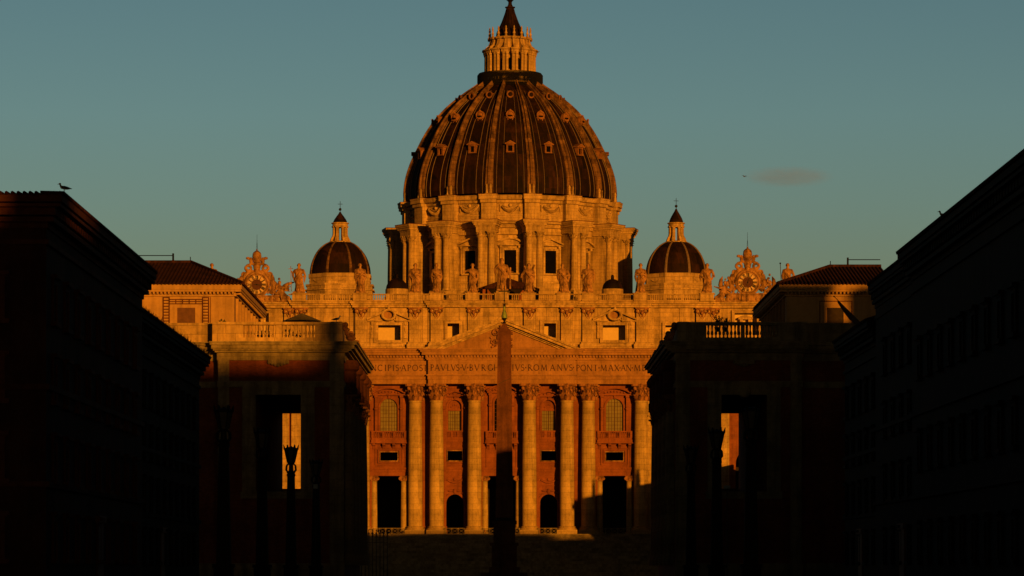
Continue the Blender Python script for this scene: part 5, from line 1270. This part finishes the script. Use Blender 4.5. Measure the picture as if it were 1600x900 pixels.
block(83, 116.5, 398, 412, 33.2, 'long unseen ochre block added for shade behind the annexe and the right palace', M['plaster'])
root = empty('colonnade_wing', (47, 614, 0), 'long stone wing with roof statues joining the right end of the church front', 'building')
m = MB(); m.box(0, 13, 0, 82, 0, 20.6); m.build('wall', M['trav'], root)
m = MB(); m.box(-.8, 13.8, -.8, 82.2, 20.6, 21.6); m.build('cornice', M['trav'], root)
m = MB(); 
for k in range(14): m.box(-.3, .7, 2 + k * 6, 4 + k * 6, 1, 20.4)
m.build('side_pilasters', M['trav'], root)
m = MB(); m.box(.2, .7, 0, 82, 21.6, 22.6); m.build('parapet', M['trav'], root)
for k in range(7):
    f = figure(60 + k, hang(-1), chest(1)) if k == 0 else None
    if f: st0 = remeshed(f, 'statue', M['statue'], .12); o = st0
    else: o = st0.copy(); COL.objects.link(o)
    o.location = (48.5, 620 + k * 11, 22.6); o.rotation_euler = (0, 0, -pi / 2); o.scale = (.55, .55, .55) if k % 2 else (.62, .62, .62)
    tag(o, 'small stone statue on the parapet of the wing beside the church', 'statue', 'statues on the forecourt wing')

# ------------------------------------------------------------------ obelisk-shaped street lamps
def lamp(x, y, label):
    root = empty('street_lamp', (x, y, .14), label, 'street lamp', 'obelisk lamps along the street')
    return root
m = MB(); m.box(-.7, .7, -.7, .7, 0, .4); m.box(-.52, .52, -.52, .52, .4, 1.6); m.box(-.6, .6, -.6, .6, 1.6, 1.8)
m.rings([[(-w, -w, z), (w, -w, z), (w, w, z), (-w, w, z)] for w, z in ((.40, 1.8), (.27, 8.35), (.31, 8.4), (.31, 8.55))])
lp = [('pedestal', m, 'darkplaster', None)]
m = MB(); m.lathe([(.25, 8.55), (.34, 8.65), (.18, 8.8), (.16, 9.2), (.26, 9.38)], n=10)
for k in range(4):
    a = k * pi / 2 + pi / 4; m.tube([(.24 * cos(a), .24 * sin(a), 8.6), (.50 * cos(a), .50 * sin(a), 8.85), (.46 * cos(a), .46 * sin(a), 9.15), (.2 * cos(a), .2 * sin(a), 9.35)], .06, 5)
lp.append(('bracket', m, 'iron', None))
m = MB(); m.rings([[(w * cos(k * pi / 3), w * sin(k * pi / 3), z) for k in range(6)] for w, z in ((.26, 9.38), (.47, 10.3))]); lp.append(('lantern_glass', m, 'lamp', None))
m = MB(); m.rings([[(w * cos(k * pi / 3), w * sin(k * pi / 3), z) for k in range(6)] for w, z in ((.50, 10.3), (.53, 10.42), (.36, 10.5), (.1, 10.56), (.05, 10.62))])
for k in range(6):
    a = k * pi / 3; m.tube([(.47 * cos(a), .47 * sin(a), 10.35), (.56 * cos(a), .56 * sin(a), 10.72)], [.09, .02], 4); m.tube([(.27 * cos(a), .27 * sin(a), 9.38), (.48 * cos(a), .48 * sin(a), 10.32)], .035, 4)
lp.append(('lantern_roof', m, 'iron', None))
protos = None
LAMPS = [(-15.7, 201, 'black obelisk lamp in the dark nearest the left edge building'), (-15.7, 233, 'black obelisk lamp against the left side of the left gate doorway'),
         (-15.75, 265.5, 'black obelisk lamp in silhouette inside the sunlit left gate doorway'), (-15.7, 300, 'black obelisk lamp before the right part of the left gate building'),
         (13.8, 200, 'black obelisk lamp in the dark before the right row, the nearer one'), (13.85, 233, 'black obelisk lamp in silhouette beside the lit slit of the right gate doorway'), (13.9, 266, 'black obelisk lamp before the street corner of the right gate building')]
for x, y, lab in LAMPS:
    r = lamp(x, y, lab)
    if protos is None: protos = [mb.build(n, M[mt], r) for n, mb, mt, _ in lp]
    else:
        for p in protos: put(p, r)

# ------------------------------------------------------------------ small things
def gull(x, y, z, rz, label, sc=1.0, group='gulls on the rooftops'):
    m = MB(); m.tube([(-.30, 0, .17), (-.16, 0, .20), (0, 0, .24), (.14, 0, .27), (.2, 0, .33), (.23, 0, .42)], [.02, .07, .10, .09, .055, .045], 9); m.ball((.25, 0, .45), (.065, .05, .055), 9, 7); m.tube([(.3, 0, .45), (.39, 0, .43)], [.02, .006], 5)
    for q in (-1, 1): m.tube([(.0, q * .04, .16), (.01, q * .04, 0)], .012, 4)
    o = m.build('gull', M['gull'], smooth=60); o.location = (x, y, z); o.rotation_euler = (0, 0, rz); o.scale = (sc, sc, sc); tag(o, label, 'bird', group)
    w = MB()
    for q in (-1, 1): w.tube([(.12, q * .07, .27), (-.1, q * .085, .25), (-.42, q * .03, .17)], [.05, .065, .012], 6)
    w.build('folded_wings', M['gullback'], o, smooth=60)
gull(PX(100.5, 187.6), 187.6, 21.38, radians(165), 'gull perched on the corner of the left tiled parapet against the sky', 1.0)
gull(PX(526, 350.3), 350.3, PZ(503, 350), radians(15), 'gull sitting on the stone parapet of the left gate building', 1.3)
gull(25.3, 206, 21.75, radians(190), 'small gull on the sloping right eaves line, the lower one', 1.0); gull(25.3, 212.5, 21.75, radians(60), 'hunched gull on the sloping right eaves line, beside a gap to the lower end', .9)
def flyer(px, py, Y, label, sc):
    m = MB(); m.tube([(-.25, 0, 0), (0, 0, .02), (.25, 0, .02)], [.02, .08, .03], 6)
    for q in (-1, 1): m.rings([[(.1, q * .05, .04), (-.1, q * .05, .04), (-.1, q * .05, .06), (.1, q * .05, .06)], [(.12, q * .4, .18), (-.06, q * .4, .18), (-.06, q * .4, .2), (.12, q * .4, .2)], [(.0, q * .75, .1), (-.05, q * .75, .1), (-.05, q * .75, .11), (.0, q * .75, .11)]])
    o = m.build('flying_bird', M['gullback']); o.location = (PX(px, Y), Y, PZ(py, Y)); o.rotation_euler = (.2, 0, .6); o.scale = (sc,) * 3; tag(o, label, 'bird')
flyer(840.5, 81.5, 600, 'tiny dark bird flying just right of the dome lantern', .8); flyer(1163, 276, 500, 'tiny dark bird flying at the left end of the thin cloud', .8)
# parasol on the terrace of the left gate building
Yp = 360.0; px_ = PX(472, Yp); root = empty('parasol', (px_, Yp, PZ(534.4, 350)), 'grey canvas parasol open on the terrace behind the left stone balustrade', 'parasol')
m = MB(); m.lathe([(2.05, PZ(502, Yp) - PZ(534.4, 350)), (1.0, PZ(495.5, Yp) - PZ(534.4, 350)), (.12, PZ(490, Yp) - PZ(534.4, 350)), (.1, PZ(489.5, Yp) - PZ(534.4, 350))], n=8); m.build('canopy', M['canvas'], root)
m = MB(); m.tube([(0, 0, 0), (0, 0, PZ(490, Yp) - PZ(534.4, 350))], .05, 6); m.build('pole', M['iron'], root)
m = MB(); m.lathe([(.4, 0), (.4, .12), (.1, .16)], n=12); m.build('foot', M['iron'], root)
# potted plants on the right terrace
def plant(x, y, z, h, label, seed, group='plants on the terraces'):
    r = random.Random(seed); root = empty('potted_plant', (x, y, z), label, 'plant', group)
    m = MB(); m.lathe([(.22, 0), (.3, .4), (.34, .45), (.28, .45)], n=12); m.build('pot', M['tile'], root)
    m = MB()
    for k in range(60):
        a = r.uniform(0, 2 * pi); e = r.uniform(.3, 1.4); d = Vector((cos(a) * cos(e), sin(a) * cos(e), sin(e))); b = Vector((0, 0, .45)) + d * r.uniform(.1, h); u = Vector((-sin(a), cos(a), 0)) * r.uniform(.06, .12); t = b + d * r.uniform(.2, .4)
        m.face([b - u * .3, (b + t) / 2 - u, t, (b + t) / 2 + u])
    m.build('leaves', M['leaf'], root)
    m = MB()
    for k in range(5): a = 1.3 * k; m.tube([(0, 0, .4), (cos(a) * h * .4, sin(a) * h * .4, .4 + h * .8)], [.02, .008], 4)
    m.build('stems', M['leaf'], root)
zt_ = PZ(534.4, 350)
plant(PX(1121, 351.5), 351.5, zt_ + 1.1, 1.0, 'spiky dark plant on the right gate terrace, the larger one', 1); plant(PX(1133, 351.6), 351.6, zt_ + 1.1, .8, 'spiky dark plant on the right gate terrace, nearer the bell window', 2)
plant(PX(345, 351), 353, zt_ + 1.0, .8, 'low dark plant above the solid end of the left gate parapet', 5)
plant(PX(407, 352), 352, zt_, .75, 'dark plant added for shade behind the first group of left gate balusters', 6); plant(PX(418, 352), 352.2, zt_, .6, 'small plant added for shade at the end of the first group of left gate balusters', 7)  # invented plants, put behind the balusters so the gaps look shaded
plant(PX(449, 352), 352, zt_, .8, 'dark plant added for shade behind the left end of the second baluster group', 8); plant(PX(466, 352), 352.2, zt_, .7, 'dark plant added for shade under the grey parasol behind the second baluster group', 9)
m = MB(); r = random.Random(9)                          # moss and weeds on the eaves of the low left building
for k in range(900):
    y = r.uniform(241, 305); d = r.random() ** 2; x = -25.0 - d * 2.5; h = r.uniform(.1, .5) * (1.2 - d); a = r.uniform(0, 6.28); z = 19.6 + d * .4
    m.face([(x, y, z), (x + .1 * cos(a), y + .1 * sin(a), z), (x + .2 * cos(a + 1), y + .2 * sin(a + 1), z + h)])
tag(m.build('roof_weeds', M['leaf']), kind='stuff')
# flag on a slanting pole
fx, fy, fzv = PX(1348, 300), 300.0, PZ(508, 300)
root = empty('flag', (fx, fy, fzv), 'dark furled flag on a slanting pole in front of the right palace', 'flag')
m = MB(); m.tube([(.9, 0, -.9), (-2.35, 0, 2.35)], [.05, .03], 6); m.ball((-2.4, 0, 2.4), .07, 6, 5); m.build('pole', M['iron'], root)
m = MB(); rr = []
for k in range(9):
    t = k / 8; x = -2.1 + t * 1.9; w = .12 + .5 * sin(pi * min(1, t * .75 + .05)); rr.append([(x, .04, -x - .02), (x + .1, .1, -x - w * .5), (x, .16, -x - w), (x - .02, -.02, -x - w), (x + .06, -.1, -x - w * .5), (x, -.05, -x - .02)])
m.rings(rr); m.build('cloth', M['flag'], root)
# railings between the columns of the porch
def railing(u0, u1, label):
    a, b = U(u0), U(u1); root = empty('porch_railing', ((a + b) / 2, 698.0, ZP), label, 'railing', 'railings between the porch columns'); c = (a + b) / 2
    m = MB(); z1 = 1.15
    for z in (.08, z1): m.box(a - c, b - c, -.04, .04, z - .05, z + .05)
    n = max(1, round((b - a) / 1.15)); m2 = MB()
    for k in range(n + 1): x = a - c + (b - a) * k / n; m.box(x - .06, x + .06, -.055, .055, 0, z1 + .06)
    for k in range(n):
        x0, x1 = a - c + (b - a) * k / n, a - c + (b - a) * (k + 1) / n
        for p, q in ((x0, x1), (x1, x0)): m2.tube([(p, 0, .12), (q, 0, z1 - .05)], .035, 4)
    m.build('rail_frame', M['travdark'], root); m2.build('crossed_bars', M['travdark'], root)
for u0, u1, lab in ((-200, -152, 'crossed-bar railing before the left square portal'), (-88, -58, 'crossed-bar railing before the left arched door'), (-28, 28, 'crossed-bar railing behind the obelisk'), (58, 86, 'crossed-bar railing before the right arched door'), (152, 200, 'crossed-bar railing before the right square portal')): railing(u0, u1, lab)
# iron fence with finials at the left foot of the forecourt
root = empty('iron_fence', (PX(585, 600), 600, .01), 'low black iron fence with knobbed posts left of the porch steps', 'fence')
zf = PZ(833, 600) ; m = MB()
for k in range(8): x = (k - 3.5) * .62; m.lathe([(.09, 0), (.06, zf - .6), (.16, zf - .5), (.06, zf - .3), (.17, zf - .1), (.04, zf + .25), (.1, zf + .45), (.02, zf + .7)], (x, 0), n=8)
m.build('posts', M['iron'], root)
m = MB(); m.box(-2.3, 2.3, -.04, .04, zf - 1.6, zf - 1.5); m.box(-2.3, 2.3, -.04, .04, .3, .4); m.build('rails', M['iron'], root)
# traffic signs in the shade
def sign(px, py, Y, w, h, label):
    root = empty('street_sign', (PX(px, Y), Y, .14), label, 'sign'); z = PZ(py, Y) - .14
    m = MB(); m.box(-w / 2, w / 2, -.03, .03, z - h / 2, z + h / 2); m.build('panel', M['sign'], root); m = MB(); m.tube([(0, .06, 0), (0, .06, z + h / 2)], .04, 6); m.build('post', M['iron'], root)
sign(1136, 761, 290, .55, .25, 'small pale blue sign on a post in the shade before the right gate building')
sign(493, 760, 240, .3, .3, 'small pale sign on a post in the shade below the left gate building')
# thin drifting cloud
m = MB(); Yc = 9000.0; m.ball((0, 0, 0), (76 / F * Yc, 260, 5.0 / F * Yc), 32, 16)
cl = m.build('cloud', base('cloud_vapour')[0], smooth=80); cl.location = (PX(1231, Yc), Yc, PZ(276.5, Yc)); cl.rotation_euler = (0, radians(2.2), 0); tag(cl, kind='structure')
cm_ = cl.data.materials[0]; n, l = cm_.node_tree.nodes, cm_.node_tree.links; n.remove(n['Principled BSDF'])
pv = n.new('ShaderNodeVolumePrincipled'); pv.inputs['Color'].default_value = (.62, .55, .50, 1); pv.inputs['Anisotropy'].default_value = 0
t = n.new('ShaderNodeTexCoord'); mp = n.new('ShaderNodeMapping'); l.new(t.outputs['Object'], mp.inputs['Vector']); mp.inputs['Scale'].default_value = (.02, .01, .05)
nz = n.new('ShaderNodeTexNoise'); nz.inputs['Scale'].default_value = 1; nz.inputs['Detail'].default_value = 4; l.new(mp.outputs[0], nz.inputs['Vector'])
ln = n.new('ShaderNodeMapping'); ln.inputs['Scale'].default_value = (F / 76 / Yc, 1 / 260, F / 5.0 / Yc); l.new(t.outputs['Object'], ln.inputs['Vector'])
vl = n.new('ShaderNodeVectorMath'); vl.operation = 'LENGTH'; l.new(ln.outputs[0], vl.inputs[0])
fo = n.new('ShaderNodeMapRange'); l.new(vl.outputs['Value'], fo.inputs['Value']); fo.inputs['From Min'].default_value = .6; fo.inputs['From Max'].default_value = 1; fo.inputs['To Min'].default_value = 1; fo.inputs['To Max'].default_value = 0
mu = n.new('ShaderNodeMath'); mu.operation = 'MULTIPLY'; l.new(nz.outputs['Fac'], mu.inputs[0]); l.new(fo.outputs[0], mu.inputs[1])
mu2 = n.new('ShaderNodeMath'); mu2.operation = 'MULTIPLY'; l.new(mu.outputs[0], mu2.inputs[0]); mu2.inputs[1].default_value = .005
l.new(mu2.outputs[0], pv.inputs['Density']); l.new(pv.outputs[0], n['Material Output'].inputs['Volume'])
